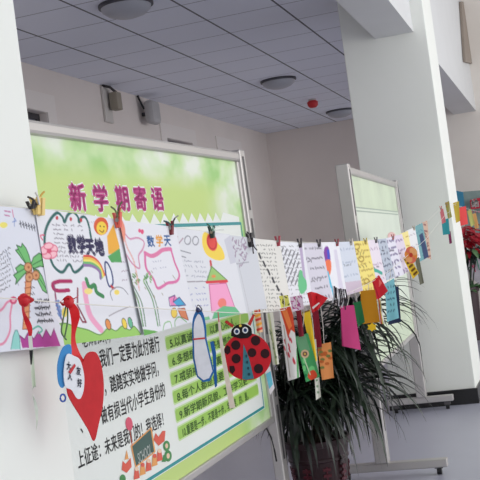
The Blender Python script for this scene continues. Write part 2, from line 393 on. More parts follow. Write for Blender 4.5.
def write(body, u, v, wd, ht, mi, bold=.015, slope=0, dn=.0016):
    vv, tt = glyphs(body, bold); sx = wd/len(body); k = len(pm.v)
    pm.add([B(u+x*sx, v+y*ht+x*sx*slope, .004+dn) for x, y in vv], [tuple(t) for t in tt], mi)
put([(-2.31, -.695), (-.145, -.695), (-.145, .526), (-2.31, .526)], 0)
# white body of the poster with its saw-tooth upper edge
body = [(-2.31, -.64), (-.2, -.64), (-.2, .262)]
u = -.42
while u > -2.3:
    body += [(u, .285), (u-.05, .245)]; u -= .1
put(body+[(-2.31, .25)], 1, .0008)
for pts in ([(-2.31, .236), (-.19, .224), (-.19, .238), (-2.31, .250)], [(-2.31, -.637), (-.21, -.637), (-.21, -.625), (-2.31, -.625)], [(-.222, -.637), (-.21, -.637), (-.178, .236), (-.19, .236)]): put(pts, 4, .0012)
for ch, px in zip('新学期寄语', ((69.5, 211), (93, 211.5), (115.5, 211), (134, 210.5), (151.5, 210.5))):
    u, v = Bpx(*px); v += .008
    write(ch, u, v, .122, .094, 1, .095, dn=.0012); write(ch, u, v, .122, .094, 3, .045, dn=.0016)
write('老师们的(2)……', Bpx(81, 347)[0], Bpx(81, 347)[1], .36, .05, 5)
def write_px(body, a, b, ht, mi, **k):           # a line of print from its first to its last character
    (u0, v0), (u1, v1) = Bpx(*a), Bpx(*b); write(body, u0, v0, u1-u0, ht, mi, slope=(v1-v0)/(u1-u0), **k)
write_px('我们一定要为此付诸行', (99, 366.5), (159, 350), .062, 5)
write_px('，踏踏实实地做学问，', (103, 394.5), (161, 373), .060, 5)
write_px('、三，做有损当代小学生身份的', (79, 433), (164.5, 395), .058, 5)
write_px('上征途：未来是我们的！我选择！', (76.5, 468), (166, 423), .056, 5)
BARS = ['5.以真诚为本，以真心待人，', '6.多想想困难，多想想办法。', '7.戒骄戒躁，认真听讲。', '8.每个人都是重要的一员，', '9.新学期新风貌，工作学习更', '10.重要是一步，不要是十步，学在使、的、是。']
for i, s in enumerate(BARS):
    v = -.174-.0672*i; uu = -1.283
    for d, mi in ((0, 7), (.006, 6)):
        a, b, c, e_ = uu+d, -.262-d, v-.056+d, v-d; r = .008
        put([(a+r, c), (b-r, c), (b, c+r), (b, e_-r), (b-r, e_), (a+r, e_), (a, e_-r), (a, c+r)], mi, .0012+.0002*(mi == 6))
    write(s, uu+.04, v-.047, min(.92, .07*len(s)), .040, 8, .02, dn=.0018)
# printed school picture: balloon, chalkboard, books, figures
P_ = lambda pts: [Bpx(*p) for p in pts]
put(P_(ell(127.5, 424, 3.6, 6.8, rot=-.1)), 14, .002); put(P_([(128, 431), (128.6, 431), (131, 446), (130.4, 446)]), 10, .002)
put(P_([(129, 446), (150, 427), (154, 452), (134, 468)]), 12, .0018); put(P_([(130.5, 446.5), (149, 429.5), (152.5, 451.5), (134.5, 466)]), 9, .002)
u0, v0 = Bpx(134, 462); u1, v1 = Bpx(152, 444)
write('SCHOOL', u0+.02, v0-.012, .175, .05, 1, .01, slope=(v1-v0)/(u1-u0)*.5, dn=.0024)
put(P_([(120, 470), (121, 461), (124, 464), (129, 458), (130, 467), (125, 473)]), 10, .002); put(P_([(123, 460), (125, 450), (127, 459)]), 12, .0021)
put(P_([(152, 440), (154, 433), (157, 437), (161, 431), (164, 431), (163, 441), (157, 446)]), 10, .002)
put(P_([(160, 462), (164, 462), (166, 456), (162, 455)]), 11, .0021)
for c, r in (((165, 446), 4.2), ((166.5, 456), 4.6)): put(P_(ell(*c, r*.8, r*1.25)), 11, .002); put(P_(ell(*c, r*.35, r*.6)), 13, .0022)
for k, (x, y) in enumerate([(135, 474), (141, 470), (147, 466), (153, 461), (158, 456)]):
    put(P_([(x-3, y+6), (x-2, y-5), (x+1.5, y-7), (x+3, y+4)]), (10, 12)[k % 2], .0021); put(P_(ell(x, y-5, 2, 2.2)), (13, 10)[k % 2], .0022)
put(P_(ell(121, 479, 3, 4.5)), 11, .002)
pm.build('poster', PM, eb)
MB().box((-2.30, -.69, -.012), (-.15, .53, .003), T=B).build('backing_panel', mat('panel_grey', (190, 190, 192), .6), eb)
MB().tube([B(-.21, -.73, .0), B(-.215, -.78, .02), B(-.195, -.84, .02), B(-.155, -.90, .01)], .004, 6).build('loose_wire', mat('cable_black', (30, 30, 32), .6), eb)

e2 = empty('display_board', (-1.145, 6.855, 0), 'second wheeled display board with a pale green poster, standing behind the plant', 'notice board')
T2 = lambda u, v, n: np.array([-1.142-.0293*u+.9996*n, 6.80+.9996*u+.0293*n, v+EYE])
board_frame(e2, T2, -.995, 1.10, -.69, .468, (-1.185, -1.165), (.34, .22), -.05)
g = MB(); g.add([T2(*p, .006) for p in [(-.965, -.66), (1.07, -.66), (1.07, .423), (-.965, .423)]], [(0, 1, 2, 3)], 0)
g.add([T2(*p, .008) for p in [(-.965, -.42), (1.07, -.42), (1.07, .235), (-.965, .235)]], [(0, 1, 2, 3)], 1)
for v in (.235, .215): g.add([T2(*p, .009) for p in [(-.93, v), (1.03, v), (1.03, v+.008), (-.93, v+.008)]], [(0, 1, 2, 3)], 2)
g.add([T2(*p, .010) for p in ell(.5, .06, .22, .03, 24)], [tuple(range(24))], 3)
g.build('poster', [mat('poster_pale_green', (214, 228, 200), .35, noise=.10, scale=3), mat('poster_pale_white', (226, 236, 220), .35, noise=.05, scale=3), mat('poster_grey_line', (170, 186, 170), .4), mat('print_faint_pink', (236, 190, 186), .4)], e2)
MB().box((-.965, -.66, -.012), (1.07, .423, .004), T=T2).build('backing_panel', mat('panel_grey', (190, 190, 192), .6), e2)

# ------------------------------------------------------------------ the plant
POTX, POTY = -1.32, 5.12
ep = empty('potted_plant', (POTX, POTY, 0), 'big dark green spiky-leaved plant in a maroon pot, between the two display boards', 'plant')
POTM = mat('maroon_plastic', (44, 17, 23), .35, noise=.15, scale=6)
pr_ = [(0, .004), (.118, .004), (.122, .02), (.13, .12), (.136, .125), (.136, .135), (.133, .14), (.147, .26), (.153, .265), (.153, .275), (.150, .28), (.158, .335), (.172, .338), (.174, .365), (.168, .370), (.158, .368), (.152, .33), (.10, .325), (0, .325)]
MB().lathe((POTX, POTY, 0), pr_, 48).build('pot', POTM, ep, smooth=False)
for k in range(9):
    a = 2*math.pi*k/9+.3; sl = MB()
    for z in (.16, .19, .22): sl.box((-.02, -.003, z), (.02, .003, z+.014), T=lambda x, y, zz, a=a: (POTX+math.cos(a)*(.1375+(zz-.14)*.11+y)-math.sin(a)*x, POTY+math.sin(a)*(.1375+(zz-.14)*.11+y)+math.cos(a)*x, zz))
    sl.box((-.004, -.004, .155), (.004, .002, .24), T=lambda x, y, zz, a=a: (POTX+math.cos(a)*(.1375+(zz-.14)*.11+y)-math.sin(a)*x, POTY+math.sin(a)*(.1375+(zz-.14)*.11+y)+math.cos(a)*x, zz))
    sl.build('relief_ornament', mat('maroon_relief', (84, 22, 36), .4), ep)
MB().lathe((POTX, POTY, 0), [(.151, .331), (.08, .345), (0, .35)], 24).build('soil', mat('soil', (38, 30, 26), .95, noise=.4, scale=40), ep)
canes = [(-.05, -.02, .30, -.06, -.02), (.045, .03, .42, .05, .03), (0, .05, .52, .02, .03), (-.02, -.05, .20, -.05, -.06), (.07, -.03, .30, .12, -.04), (.06, .0, .60, .20, -.01), (.02, -.03, .50, -.03, -.05)]
lf = MB(); R_ = random.Random(3)
def leaf(base, az, el, L, wd, droop):
    N = 9; p = np.array(base, float); path = [p.copy()]; e = el
    for i in range(N):
        d = np.array([math.cos(az)*math.cos(e), math.sin(az)*math.cos(e), math.sin(e)]); p = p+d*L/N; path.append(p.copy()); e -= droop/N*(.8+.7*i/N); e = max(e, -1.5)
    for q in path:                                  # the leaves bend along the boards on either side
        q[1] = min(q[1], 5.58+.1*math.tanh((q[1]-5.58)*2)) if q[1] > 5.58 else q[1]
        if q[0] < -1.36: q[1] = max(q[1], 4.965+.01*len(lf.f)/20000)
    side = np.array([-math.sin(az), math.cos(az), 0]); vs = []; fs = []
    for i, q in enumerate(path):
        t = i/N; ww = wd*(.55+.9*t if t < .35 else .865*(1-((t-.35)/.65)**1.6))*.5+.0006
        up = np.array([0, 0, 1.])*ww*.45
        vs += [q-side*ww+up, q, q+side*ww+up]
    for i in range(N): a = 3*i; fs += [(a, a+1, a+4, a+3), (a+1, a+2, a+5, a+4)]
    lf.add(vs, fs, R_.choice((0, 0, 0, 1, 1, 2)))
for ci, (dx, dy, hh, lx, ly) in enumerate(canes):
    a = np.array([POTX+dx*.8, POTY+dy*.8, .33]); b = np.array([POTX+dx+lx, POTY+dy+ly, .33+hh])
    MB().tube([a, (a*.6+b*.4)+np.array([.008, .004, 0]), b], [.017, .014, .011], 10).build('cane', mat('cane_bark', (74, 62, 48), .8, noise=.25, scale=30), ep, smooth=True)
    for k in range(110 if ci in (0, 1, 2, 5) else 80):
        t = R_.random(); base = b+(a-b)*(.55*t*t) if R_.random() < .6 else b+np.array([0, 0, R_.uniform(-.05, .03)])
        az = R_.uniform(0, 2*math.pi); el = R_.uniform(-.1, 1.2)-(.4 if t > .6 else 0); rt = math.cos(az-.3)
        L = R_.uniform(.30, .46)*(1.18 if rt > .3 else .84 if rt > -.3 else .74)
        leaf(base, az, el, L, R_.uniform(.020, .032), R_.uniform(1.2, 2.3))
LFM = [mat('leaf_dark', (30, 41, 32), .34, noise=.2, scale=20), mat('leaf_mid', (44, 58, 44), .34, noise=.2, scale=20), mat('leaf_deep', (16, 23, 19), .38, noise=.2, scale=20)]
lf.build('foliage', LFM, ep, smooth=True)

# ------------------------------------------------------------------ strings
SX = -.765; WALLP = XPlane(SX)
def yz(pts, x): return [on(px, py, 0, x) for px, py in pts]
TW = mat('white_twine', (225, 222, 214), .8)
up = [(-60, 201), (0, 206), (36, 209), (75, 212), (116, 221), (170, 227), (215, 233), (248, 238), (280, 241), (320, 242.5), (365, 241), (390, 238), (413, 229), (425, 223), (440, 209)]
pth = spl(yz(up, SX-.004), 4)+[on(449, 203, 0, SX-.004), np.array([SX-.01, 9.4, EYE+.22]), np.array([SX-.01, 11.5, EYE+.20]), np.array([SX-.01, 14.08, EYE+.30])]
tag(MB().tube([tuple(p) for p in pth], .0010, 6).build('string', TW), 'upper white string with the row of drawings clipped to it', 'string')
lo = [(-60, 294), (0, 298), (30, 300), (66, 303), (130, 307), (200, 311), (250, 313), (290, 309), (320, 302), (350, 292), (380, 277), (400, 262), (425, 240)]
LX = -.735
pth = spl(yz(lo, LX), 4)+[on(446, 214, 0, LX), on(452, 210, 0, LX)]
tag(MB().tube([tuple(p) for p in pth], .0010, 6).build('string', TW), 'lower white string with the paper heart and bookmarks tied to it', 'string')

# ------------------------------------------------------------------ drawings on the upper string
GRP = 'drawings clipped to the upper string'
def paper(quad, nx, ny, draw, label, bgc=(232, 232, 238), x=SX, name='drawing', cat='drawing', group=GRP, **k):
    a, b, c_, d = [np.array(q, float) for q in quad]; ov = .05       # each sheet's right edge laps the next
    quad = [a, b+(b-a)*ov, c_+(c_-d)*ov, d]
    c = Canvas(quad, nx, ny, bgc); draw(c); return sheet(name, XPlane(x), quad, c, label=label, cat=cat, group=group, **k)
def d_palm(c):
    c.line([(2, 211), (8, 212)], .8, (190, 90, 150)).line([(2, 215), (7, 216)], .8, (190, 90, 150)).line([(10, 210), (11, 217)], .8, (210, 110, 160))
    c.fill(ell(1, 225, 4, 3), (238, 226, 120)); c.line([(10, 222), (14, 221), (12, 218), (12, 226)], .7, (70, 110, 190), .7)
    for i, x in enumerate((18, 21, 24, 27, 30, 33)): c.line([(x, 221+i*.8), (x+1.2, 227+i*.8)], .9, (70, 74, 90)).line([(x-.8, 224+i*.8), (x+1.5, 223+i*.8)], .7, (70, 74, 90))
    for r in range(8): c.scrib((-6, 258+r*5), (8, 247+r*5.5), 1, (0, 0), (70, 70, 82), .7, .1, 1.3)
    c.line(spl([(3, 250), (8, 262), (13, 276), (16, 285)]), .7, (120, 130, 150), .6)
    tr = [(24, 268), (30, 267), (29, 285), (27, 305), (26, 329), (20, 329), (22, 305), (23, 285)]
    c.fill(tr, (226, 154, 110)).line(tr+tr[:1], .7, (150, 80, 50))
    for y in range(282, 328, 6): c.line([(22, y), (28, y-1)], .6, (170, 90, 60))
    G = (120, 192, 120); D = (50, 100, 60)
    for L in ([(26, 267), (20, 259), (13, 250), (16, 249), (14, 245), (19, 247), (20, 243), (24, 248), (27, 255), (29, 263)],
              [(28, 266), (32, 257), (38, 253), (44, 255), (47, 260), (43, 262), (46, 267), (39, 266), (33, 268)],
              [(25, 267), (18, 264), (13, 268), (15, 272), (11, 275), (14, 279), (13, 284), (20, 276), (25, 271)],
              [(31, 268), (37, 270), (41, 276), (44, 284), (46, 293), (41, 290), (38, 284), (34, 276)]):
        c.fill(L, G).line(L+L[:1], .8, D); c.line([L[0], ((L[3][0]+L[4][0])/2, (L[3][1]+L[4][1])/2)], .6, D)
    for p in ((26, 267), (34, 275), (27, 277)): c.fill(ell(*p, 4, 4.6), (214, 156, 112)).line(ell(*p, 4, 4.6)+[(p[0]+4, p[1])], .7, (140, 84, 54)); c.fill(ell(p[0]+.5, p[1], 1.3), (170, 100, 70))
    for r in range(3): c.scrib((28, 288+r*6), (33, 287+r*6), 1, (0, 0), (50, 50, 60), .8, 0, 1.6)
    for r in range(4): c.scrib((32+r*.8, 301+r*6.6), (50+r, 300+r*6.6), 1, (0, 0), (34, 34, 44), 1.0, 0, 2.0).scrib((32+r*.8, 302+r*6.6), (50+r, 301+r*6.6), 1, (0, 0), (34, 34, 44), .9, 0, 1.6)
    M = [(20, 348), (17, 335), (22, 339), (26, 331), (31, 339), (36, 331), (40, 338), (44, 329), (49, 337), (53, 328), (60, 346)]
    c.fill(M, (176, 70, 150)).line(M[1:-1], .7, (120, 40, 100))
    Bt = [(9, 349), (11, 336), (13, 330), (15, 330), (17, 336), (18, 349)]; c.fill(Bt, (150, 214, 206)).line(Bt, .6, (70, 140, 140))
    c.line(spl([(10, 300), (5, 302), (1, 308), (-4, 312)]), 1.6, (226, 140, 170)); c.line(spl([(10, 302), (8, 315), (8, 330), (3, 342), (-4, 345)]), 1.6, (226, 140, 170))
    c.fill(ell(11, 300, 3.6, 4), (208, 80, 120)).fill(ell(11, 300, 1.8), (240, 170, 190))
    c.line(spl([(30, 329), (36, 326), (40, 330), (36, 333)]), 1.2, (90, 180, 160))
paper([(-42, 203), (38, 209), (61, 346), (-17, 354)], 150, 170, d_palm, 'drawing with a palm tree, coconuts and magenta peaks, leftmost sheet on the string', bgc=(224, 226, 236), curl=.001, shingle=(0, -.0015))
def d_cloud(c):
    CL = spl([(46, 257), (44, 246), (44, 232), (48, 220), (54, 213), (59, 217), (61, 222), (64, 215), (69, 212), (74, 217), (75, 222), (78, 217), (82, 218), (85, 226), (87, 238)], 6)
    c.line(CL, 2.0, (52, 104, 100)); c.line(spl([(49, 258), (53, 267), (60, 272), (66, 264), (71, 272), (79, 265), (80, 258), (86, 256)]), 2.0, (52, 104, 100))
    for p in ((54, 218), (67, 219), (77, 220)): c.fill(ell(*p, 1.3, 2), (200, 70, 80))
    for r in range(9): c.scrib((50+r*.6, 225+r*4.4), (68+r*.6+(10 if r > 5 or r < 2 else 0), 226+r*4.4), 1, (0, 0), (126, 116, 132), .7, .25, 1.3)
    for k in range(5):
        a = k*1.2566-.5; p = (48+4.4*math.cos(a), 251+5*math.sin(a)); c.fill(ell(*p, 3.2, 4, rot=a), (250, 196, 206)); c.line(ell(*p, 3.2, 4, rot=a)+[ell(*p, 3.2, 4, rot=a)[0]], .8, (226, 110, 140))
    c.fill(ell(48, 251, 2.2), (220, 90, 120)); c.line(spl([(42, 240), (40, 236), (43, 235)]), 1, (226, 110, 140))
    c.text('数学', (65, 251.5), 17.5, 19, (54, 50, 84), bold=.075); c.text('天地', (82, 253.5), 19, 18, (54, 50, 84), bold=.075)
    for k, col in enumerate(((222, 90, 80), (240, 190, 90), (238, 226, 120), (120, 190, 120), (150, 120, 170))):
        c.line(spl([(80, 256+k*2.2), (88, 257+k*2.2), (95, 263+k*2), (100-k, 274+k)]), 2.2, col)
    c.fill(ell(98, 226, 8, 9), (220, 96, 60)).fill(ell(98.5, 228, 5.6, 6.6), (244, 210, 80)); c.fill(ell(97, 226, .8), (60, 40, 30)).fill(ell(101, 226.5, .8), (60, 40, 30)); c.line(spl([(96, 230), (99, 232), (101, 230)]), .7, (120, 50, 30))
    c.fill([(104, 236), (112, 224), (118, 246), (117, 252), (105, 254)], (242, 178, 74)); c.fill([(104, 256), (118, 248), (120, 262), (108, 262)], (92, 168, 100))
    N = (54, 66, 120); bd = spl([(101, 263), (104, 263), (108, 272), (109, 283), (105, 286), (102, 276)], 5, True)
    c.fill(ell(105, 276, 3.8, 8, rot=-.2), (236, 240, 248)).line(bd+bd[:1], 1.5, N); c.fill([(106, 284), (112, 288), (108, 290)], (206, 60, 60))
    c.line(spl([(66, 290), (55, 290), (52, 284), (58, 281), (68, 281)]), 2.6, (176, 50, 100)); c.line([(53, 283), (56, 305), (62, 322)], 1.2, (150, 70, 110))
    c.line([(74, 288), (74, 305), (82, 322), (79, 322), (74, 312)], 1.3, (140, 60, 80)); c.line(spl([(80, 284), (82, 300), (86, 316), (96, 330)]), 4.5, (240, 170, 200))
    c.line(spl([(82, 279), (85, 287), (90, 285), (92, 292), (98, 296)]), 3.2, (70, 140, 90)); c.fill(ell(84, 291, 4, 3), (246, 226, 140))
    c.line(spl([(108, 300), (106, 292), (112, 287), (120, 288), (126, 294)], 6), .8, (150, 150, 160)); c.line(spl([(104, 316), (114, 311), (128, 306)]), .7, (160, 150, 160)); c.fill(ell(113, 292, 3, 2.6), (246, 222, 110))
    Hh = spl([(56, 324), (64, 323), (74, 327), (84, 330), (95, 335), (103, 328), (111, 331), (118, 326), (126, 330), (132, 326), (140, 334)], 4)
    c.fill(Hh+[(140, 340), (57, 350)], (160, 208, 110)).line(Hh, .8, (100, 150, 70))
    for p, q, col in (((100, 321), (106, 328), (232, 150, 90)), ((119, 318), (122, 329), (244, 214, 90)), ((126, 317), (129, 328), (110, 186, 150))):
        c.fill(ell((p[0]+q[0])/2, (p[1]+q[1])/2, 2.6, 5.5, rot=-.25), col).line(ell((p[0]+q[0])/2, (p[1]+q[1])/2, 2.6, 5.5, rot=-.25), .7, (90, 90, 80))
    for r in range(3): c.scrib((119, 262+r*9), (128, 261+r*9), 1, (0, 0), (150, 120, 140), .6, .3, 1)
    c.scrib((56, 300), (60, 318), 1, (0, 0), (90, 130, 190), 1.6, 0, 1.5); c.fill(ell(63, 312, 2.5, 5), (236, 214, 100))
    for y in (222, 229): c.scrib((84, y), (92, y), 1, (0, 0), (170, 160, 170), .6, .3, .8)
paper([(34, 208), (117, 219), (141, 335), (57, 346)], 170, 170, d_cloud, 'drawing with a green cloud outline, rainbow, sun and bold purple title, second from the left', curl=.002, shingle=(.0012, -.0005))
def d_pink(c):
    for p, col, ch in (((143.5, 246), (40, 90, 150), '数'), ((152.5, 245.5), (232, 160, 50), '学'), ((161, 245), (40, 90, 150), '天')): c.text(ch, p, 7.6, 12, col, bold=.035)
    c.fill(ell(136, 231, 1.4, 2), (226, 90, 130)).fill(ell(138.5, 232, 1.6, 2.4), (226, 90, 130))
    c.line(spl([(122, 233), (127, 239), (134, 238), (140, 242), (139, 249), (135, 256), (136, 268), (130, 264), (124, 254), (121, 247)], 5), 1.1, (214, 150, 180))
    c.line(spl([(141, 253), (147, 256), (153, 254), (159, 250), (168, 249)], 5), 2.6, (226, 130, 170)); c.line(spl([(168, 249), (172, 262), (177, 274), (174, 281), (164, 283), (159, 286), (153, 288), (149, 279), (142, 268), (141, 253)], 5), 1.9, (222, 120, 170))
    for r in range(2): c.scrib((148, 262+r*7), (163, 260+r*7), 1, (0, 0), (170, 170, 190), .6, .3, .8)
    for x0 in (127, 140):
        c.line(spl([(x0, 282), (x0+8, 300), (x0+13, 326)]), 1.2, (120, 160, 120)); c.line(spl([(x0+2, 282), (x0+11, 302), (x0+15, 326)]), .8, (90, 130, 100))
        for k in range(14): a = RNG.uniform(0, 6.28); r = RNG.uniform(2, 7); q = (x0+4+r*.8*math.cos(a), 280+r*math.sin(a)); c.line([q, (q[0]+RNG.uniform(-2, 2), q[1]+RNG.uniform(-3, 3))], 1, (140, 180, 120) if k % 2 else (100, 150, 100))
    for k in range(16): q = (RNG.uniform(124, 172), RNG.uniform(270, 322)); c.line([q, (q[0]+1, q[1]+1.6)], .8, (150, 140, 110), .7)
    c.fill([(165, 297), (172, 295), (180, 304), (167, 306)], (236, 140, 190)); c.fill([(170, 302), (177, 297), (181, 301), (184, 304), (176, 307)], (80, 170, 214)).line([(165, 298), (172, 295), (170, 302), (177, 297), (184, 305), (166, 306), (165, 298)], .7, (90, 80, 130))
    c.fill(ell(171, 313, 3.4, 5), (246, 214, 100)).line(ell(171, 313, 3.4, 5), .6, (160, 120, 60)); c.fill([(175, 309), (183, 308), (187, 320), (179, 317)], (226, 140, 100)).line([(175, 309), (183, 308), (187, 320), (179, 317), (175, 309)], .6, (150, 80, 60))
    c.line(spl([(172, 328), (172, 321), (177, 317), (185, 322)]), .8, (120, 180, 110)); c.line(spl([(158, 332), (160, 324), (166, 322), (168, 328)]), .8, (140, 190, 130))
    c.fill([(141, 337), (140, 329), (150, 331), (158, 334)], (110, 176, 90)); c.line(spl([(121, 226), (124, 245), (131, 262), (136, 290)]), 1.4, (230, 120, 100), .35)
    c.fill(spl([(115, 222), (120, 221), (123, 232), (121, 246), (117, 240)], 4, True), (240, 150, 130))
paper([(117, 220), (171, 227), (192, 322), (141, 336)], 130, 150, d_pink, 'drawing with a wavy pink frame and blue and orange title, third from the left', curl=.003, shingle=(.0042, .004))
def d_rocket(c):
    for p in ((187, 240), (194, 240.5)): c.line(ell(*p, 2.6, 4.2)+[(p[0]+2.6, p[1])], .7, (130, 130, 140))
    c.line([(178, 236), (179, 244), (183, 238)], .7, (170, 130, 150)); c.line([(181, 250), (190, 253)], .7, (130, 130, 140)); c.line([(180, 255), (186, 257)], .7, (130, 130, 140))
    for r in range(4): c.scrib((182+r*1.5, 260+r*5), (202+r*1.5, 262+r*5), 1, (0, 0), (150, 150, 170), .6, .35, 1.2)
    c.line([(184, 281), (206, 281)], .7, (150, 140, 150)); c.line([(184, 281), (193, 322)], .5, (160, 150, 160))
    for r in range(4): c.scrib((188+r, 288+r*6), (204+r, 287+r*6), 1, (0, 0), (130, 130, 190), .6, .5, 1)
    c.fill(spl([(203, 232), (200, 242), (204, 254), (214, 260), (222, 258), (218, 246)], 5, True), (246, 214, 90)); c.fill(ell(209.5, 242, 5.2, 9, rot=-.2), (228, 84, 76)); c.line(ell(209.5, 242, 4, 7, rot=-.2), .8, (190, 50, 60))
    c.line([(208, 261), (209, 268)], 2, (206, 80, 80)); T = [(209, 266), (205, 281), (224, 280)]; c.fill(T, (160, 200, 120)).line(T+T[:1], .8, (90, 140, 80)); c.fill(ell(211, 276, 2, 1.6), (230, 150, 90))
    c.line([(205, 282), (224, 281)], 2, (220, 70, 80)); bd = [(207, 284), (223, 283), (232, 309), (210, 312)]; c.fill(bd, (246, 168, 206)).line(bd+bd[:1], .8, (210, 110, 160)); c.fill(ell(219, 303, 4, 5), (240, 130, 120))
    c.fill([(210, 322), (212, 312), (220, 306), (232, 307), (240, 316)], (110, 190, 140)); c.fill([(197, 326), (200, 318), (208, 316), (210, 324)], (130, 200, 150))
    c.fill([(222, 240), (230, 235), (236, 262), (228, 264)], (206, 206, 216))
paper([(171, 227), (226, 234), (243, 313), (192, 323)], 120, 130, d_rocket, 'drawing with a red sun above a pink rocket, fourth from the left', bgc=(226, 227, 232), curl=.003, shingle=(-.003, .003))
def d_head(c):
    for k in range(60): q = (RNG.uniform(226, 246), RNG.uniform(240, 264)); c.line([q, (q[0]+RNG.uniform(-2.5, 2.5), q[1]+RNG.uniform(-4, 4))], .8, (150, 120, 150), .8)
    c.scrib((232, 262), (240, 308), 1, (0, 0), (130, 130, 150), .8, .2, 1.3); c.scrib((229, 264), (231, 290), 1, (0, 0), (110, 110, 130), .9, .1, 1.4); c.line([(236, 264), (248, 262)], .7, (170, 170, 180)); c.line([(238, 262), (250, 312)], .5, (190, 190, 195))
paper([(223, 234), (252, 238), (264, 309), (238, 315)], 70, 110, d_head, 'grey sheet with a scribbled purple heading, fifth from the left', bgc=(212, 214, 220), curl=.003, shingle=(-.003, .003))
def d_lines(col, dense=9, slant=(9, 6)):
    def f(c):
        q = c.q
        for i in range(dense):
            v = (i+.7)/dense; a = q[0]*(1-v)+q[3]*v; b = q[1]*(1-v)+q[2]*v
            c.scrib(a+(b-a)*.12+np.array([0, 0]), a+(b-a)*.9+np.array([0, slant[1]]), 1, (0, 0), col, .7, .35, 1.3)
    return f
def d_diag(c):
    for k in range(17):
        a = np.array([250+k*.5, 245+k*4.0]); c.scrib(a, a+np.array([24, 1]), 1, (0, 0), (112, 110, 106), .6, .3, 1)
    for k in range(7): q = (255+k*4.2, 246+k*8); c.line([q, (q[0]+1.6, q[1]+4)], 1.6, (60, 60, 66))
    for k in range(6): q = (253+k*2, 262+k*8.5); c.line([q, (q[0]+1, q[1]+4)], 1.1, (84, 84, 88))
    c.fill([(250, 270), (252, 270), (262, 312), (259, 312)], (170, 204, 130))
paper([(249, 238), (277, 241), (289, 308), (261, 313)], 80, 110, d_diag, 'cream sheet of slanting handwriting, next to the post of the large board', bgc=(228, 226, 220), shingle=(-.003, .003))
def d_strokes(c):
    for k in range(6):
        for j in range(4): q = (280+k*3.4+j*.9, 247+j*9+k*1.2); c.line([q, (q[0]-2, q[1]+5.5)], 1.0, (96, 96, 104), .9)
    for k in range(14): c.scrib((279+k*.6, 247+k*4.3), (300+k*.6, 246+k*4.3), 1, (0, 0), (150, 150, 154), .6, .35, 1)
    c.fill(spl([(299, 270), (304, 276), (306, 288), (300, 294), (297, 284)], 4, True), (110, 196, 140)); c.fill([(298, 246), (301, 246), (305, 280), (302, 276)], (186, 170, 200))
paper([(276, 241), (301, 243), (312, 304), (287, 309)], 80, 110, d_strokes, 'white sheet of bold diagonal pen strokes with a small green leaf', shingle=(-.003, .003))
def far(quad, bgc, label, fn=None, marks=(110, 110, 125), rows=6, nx=34, ny=60, **k):
    def f(c):
        if marks is not None:
            q = c.q
            for i in range(rows):
                v = (i+.6)/rows; a = q[0]*(1-v)+q[3]*v; b = q[1]*(1-v)+q[2]*v; c.scrib(a+(b-a)*.12, a+(b-a)*.92, 1, (0, 0), marks, .8, .25, 1.1, .85)
                if i % 2: c.scrib(a+(b-a)*.2+np.array([0, 2.6]), a+(b-a)*.7+np.array([0, 2.6]), 1, (0, 0), np.array(marks)*.7, .7, .5, 1.2, .8)
        if fn: fn(c)
    return paper(quad, nx, ny, f, label, bgc=bgc, shingle=(-.003, .003), **k)
far([(301, 243), (320, 243), (330, 299), (311, 304)], (216, 212, 224), 'lilac-grey sheet of small writing, just left of the feather sheet', marks=(80, 76, 90))
def fe(c):
    c.fill(spl([(325, 248), (328, 247), (330, 256), (330, 268), (327, 274), (324, 268), (324, 256)], 4, True), (130, 60, 160)); c.fill([(327, 250), (329, 250), (330, 262), (328, 262)], (60, 80, 200)); c.fill(spl([(325, 262), (330, 260), (331, 270), (328, 278), (325, 272)], 4, True), (240, 120, 80)); c.fill([(325, 278), (331, 282), (330, 292), (327, 288)], (110, 200, 226)); c.line([(328, 272), (334, 298)], 1.4, (90, 190, 220)); c.fill([(333, 250), (336, 250), (343, 290), (339, 290)], (206, 196, 220), .6)
far([(320, 242.5), (337, 242), (346, 297), (329, 301)], (236, 236, 242), 'white sheet with a purple, orange and blue feather', fe, None)
far([(337, 242), (352, 241.5), (361, 291), (346, 296)], (212, 218, 230), 'pale blue sheet between the feather sheet and the yellow sheet', lambda c: c.line([(339, 252), (343, 275), (349, 296)], 1.6, (70, 66, 80)).fill([(345, 282), (360, 280), (361, 291), (347, 295)], (206, 190, 206)), (170, 180, 200), 4)
far([(351, 241.5), (366, 240.5), (377, 289), (361, 294)], (240, 222, 128), 'pale yellow sheet of brown marks, seen before the bare wall', lambda c: [c.line(ell(x, y, 2.2, 2.6)+[(x+2.2, y)], .8, (170, 140, 60)) for x, y in ((356, 252), (361, 259), (357, 247), (366, 281))], (180, 150, 70), 8)
far([(365, 240.5), (376, 239.5), (386, 283), (375, 288)], (232, 222, 232), 'pinkish white sheet with a teal arc near its bottom edge', lambda c: c.line(spl([(369, 275), (374, 270), (381, 273)]), 1.6, (70, 170, 150)), (190, 170, 190), 3)
far([(375, 239.5), (385, 238.5), (394, 277), (384, 282)], (186, 194, 208), 'blue-grey sheet of dark marks, first in front of the small board', None, (90, 96, 120), 7)
far([(385, 238.5), (393, 236.5), (403, 275), (393, 279)], (226, 224, 236), 'white sheet with lilac writing, right of the blue-grey sheet', None, (120, 110, 150), 6)
far([(393, 236.5), (401, 234), (411, 270), (402, 275)], (222, 212, 228), 'pale lilac sheet beside the small board edge', None, (150, 130, 170), 4)
far([(400, 234), (407, 231), (413, 266), (406, 269)], (238, 222, 150), 'narrow cream yellow sheet above the orange paper flower', None, (190, 160, 80), 4, nx=24)
far([(406, 231), (414, 227.5), (420, 258), (412, 262)], (228, 228, 230), 'white sheet just left of the teal sheet on the column', None, (190, 180, 190), 3, nx=24)
far([(413, 227.5), (421.5, 223), (427.5, 257), (419, 263)], (110, 160, 166), 'teal sheet with a navy edge hanging before the square column', lambda c: c.fill([(419, 235), (422, 233), (428, 257), (424, 260)], (40, 60, 100)), (80, 130, 150), 3, nx=24)
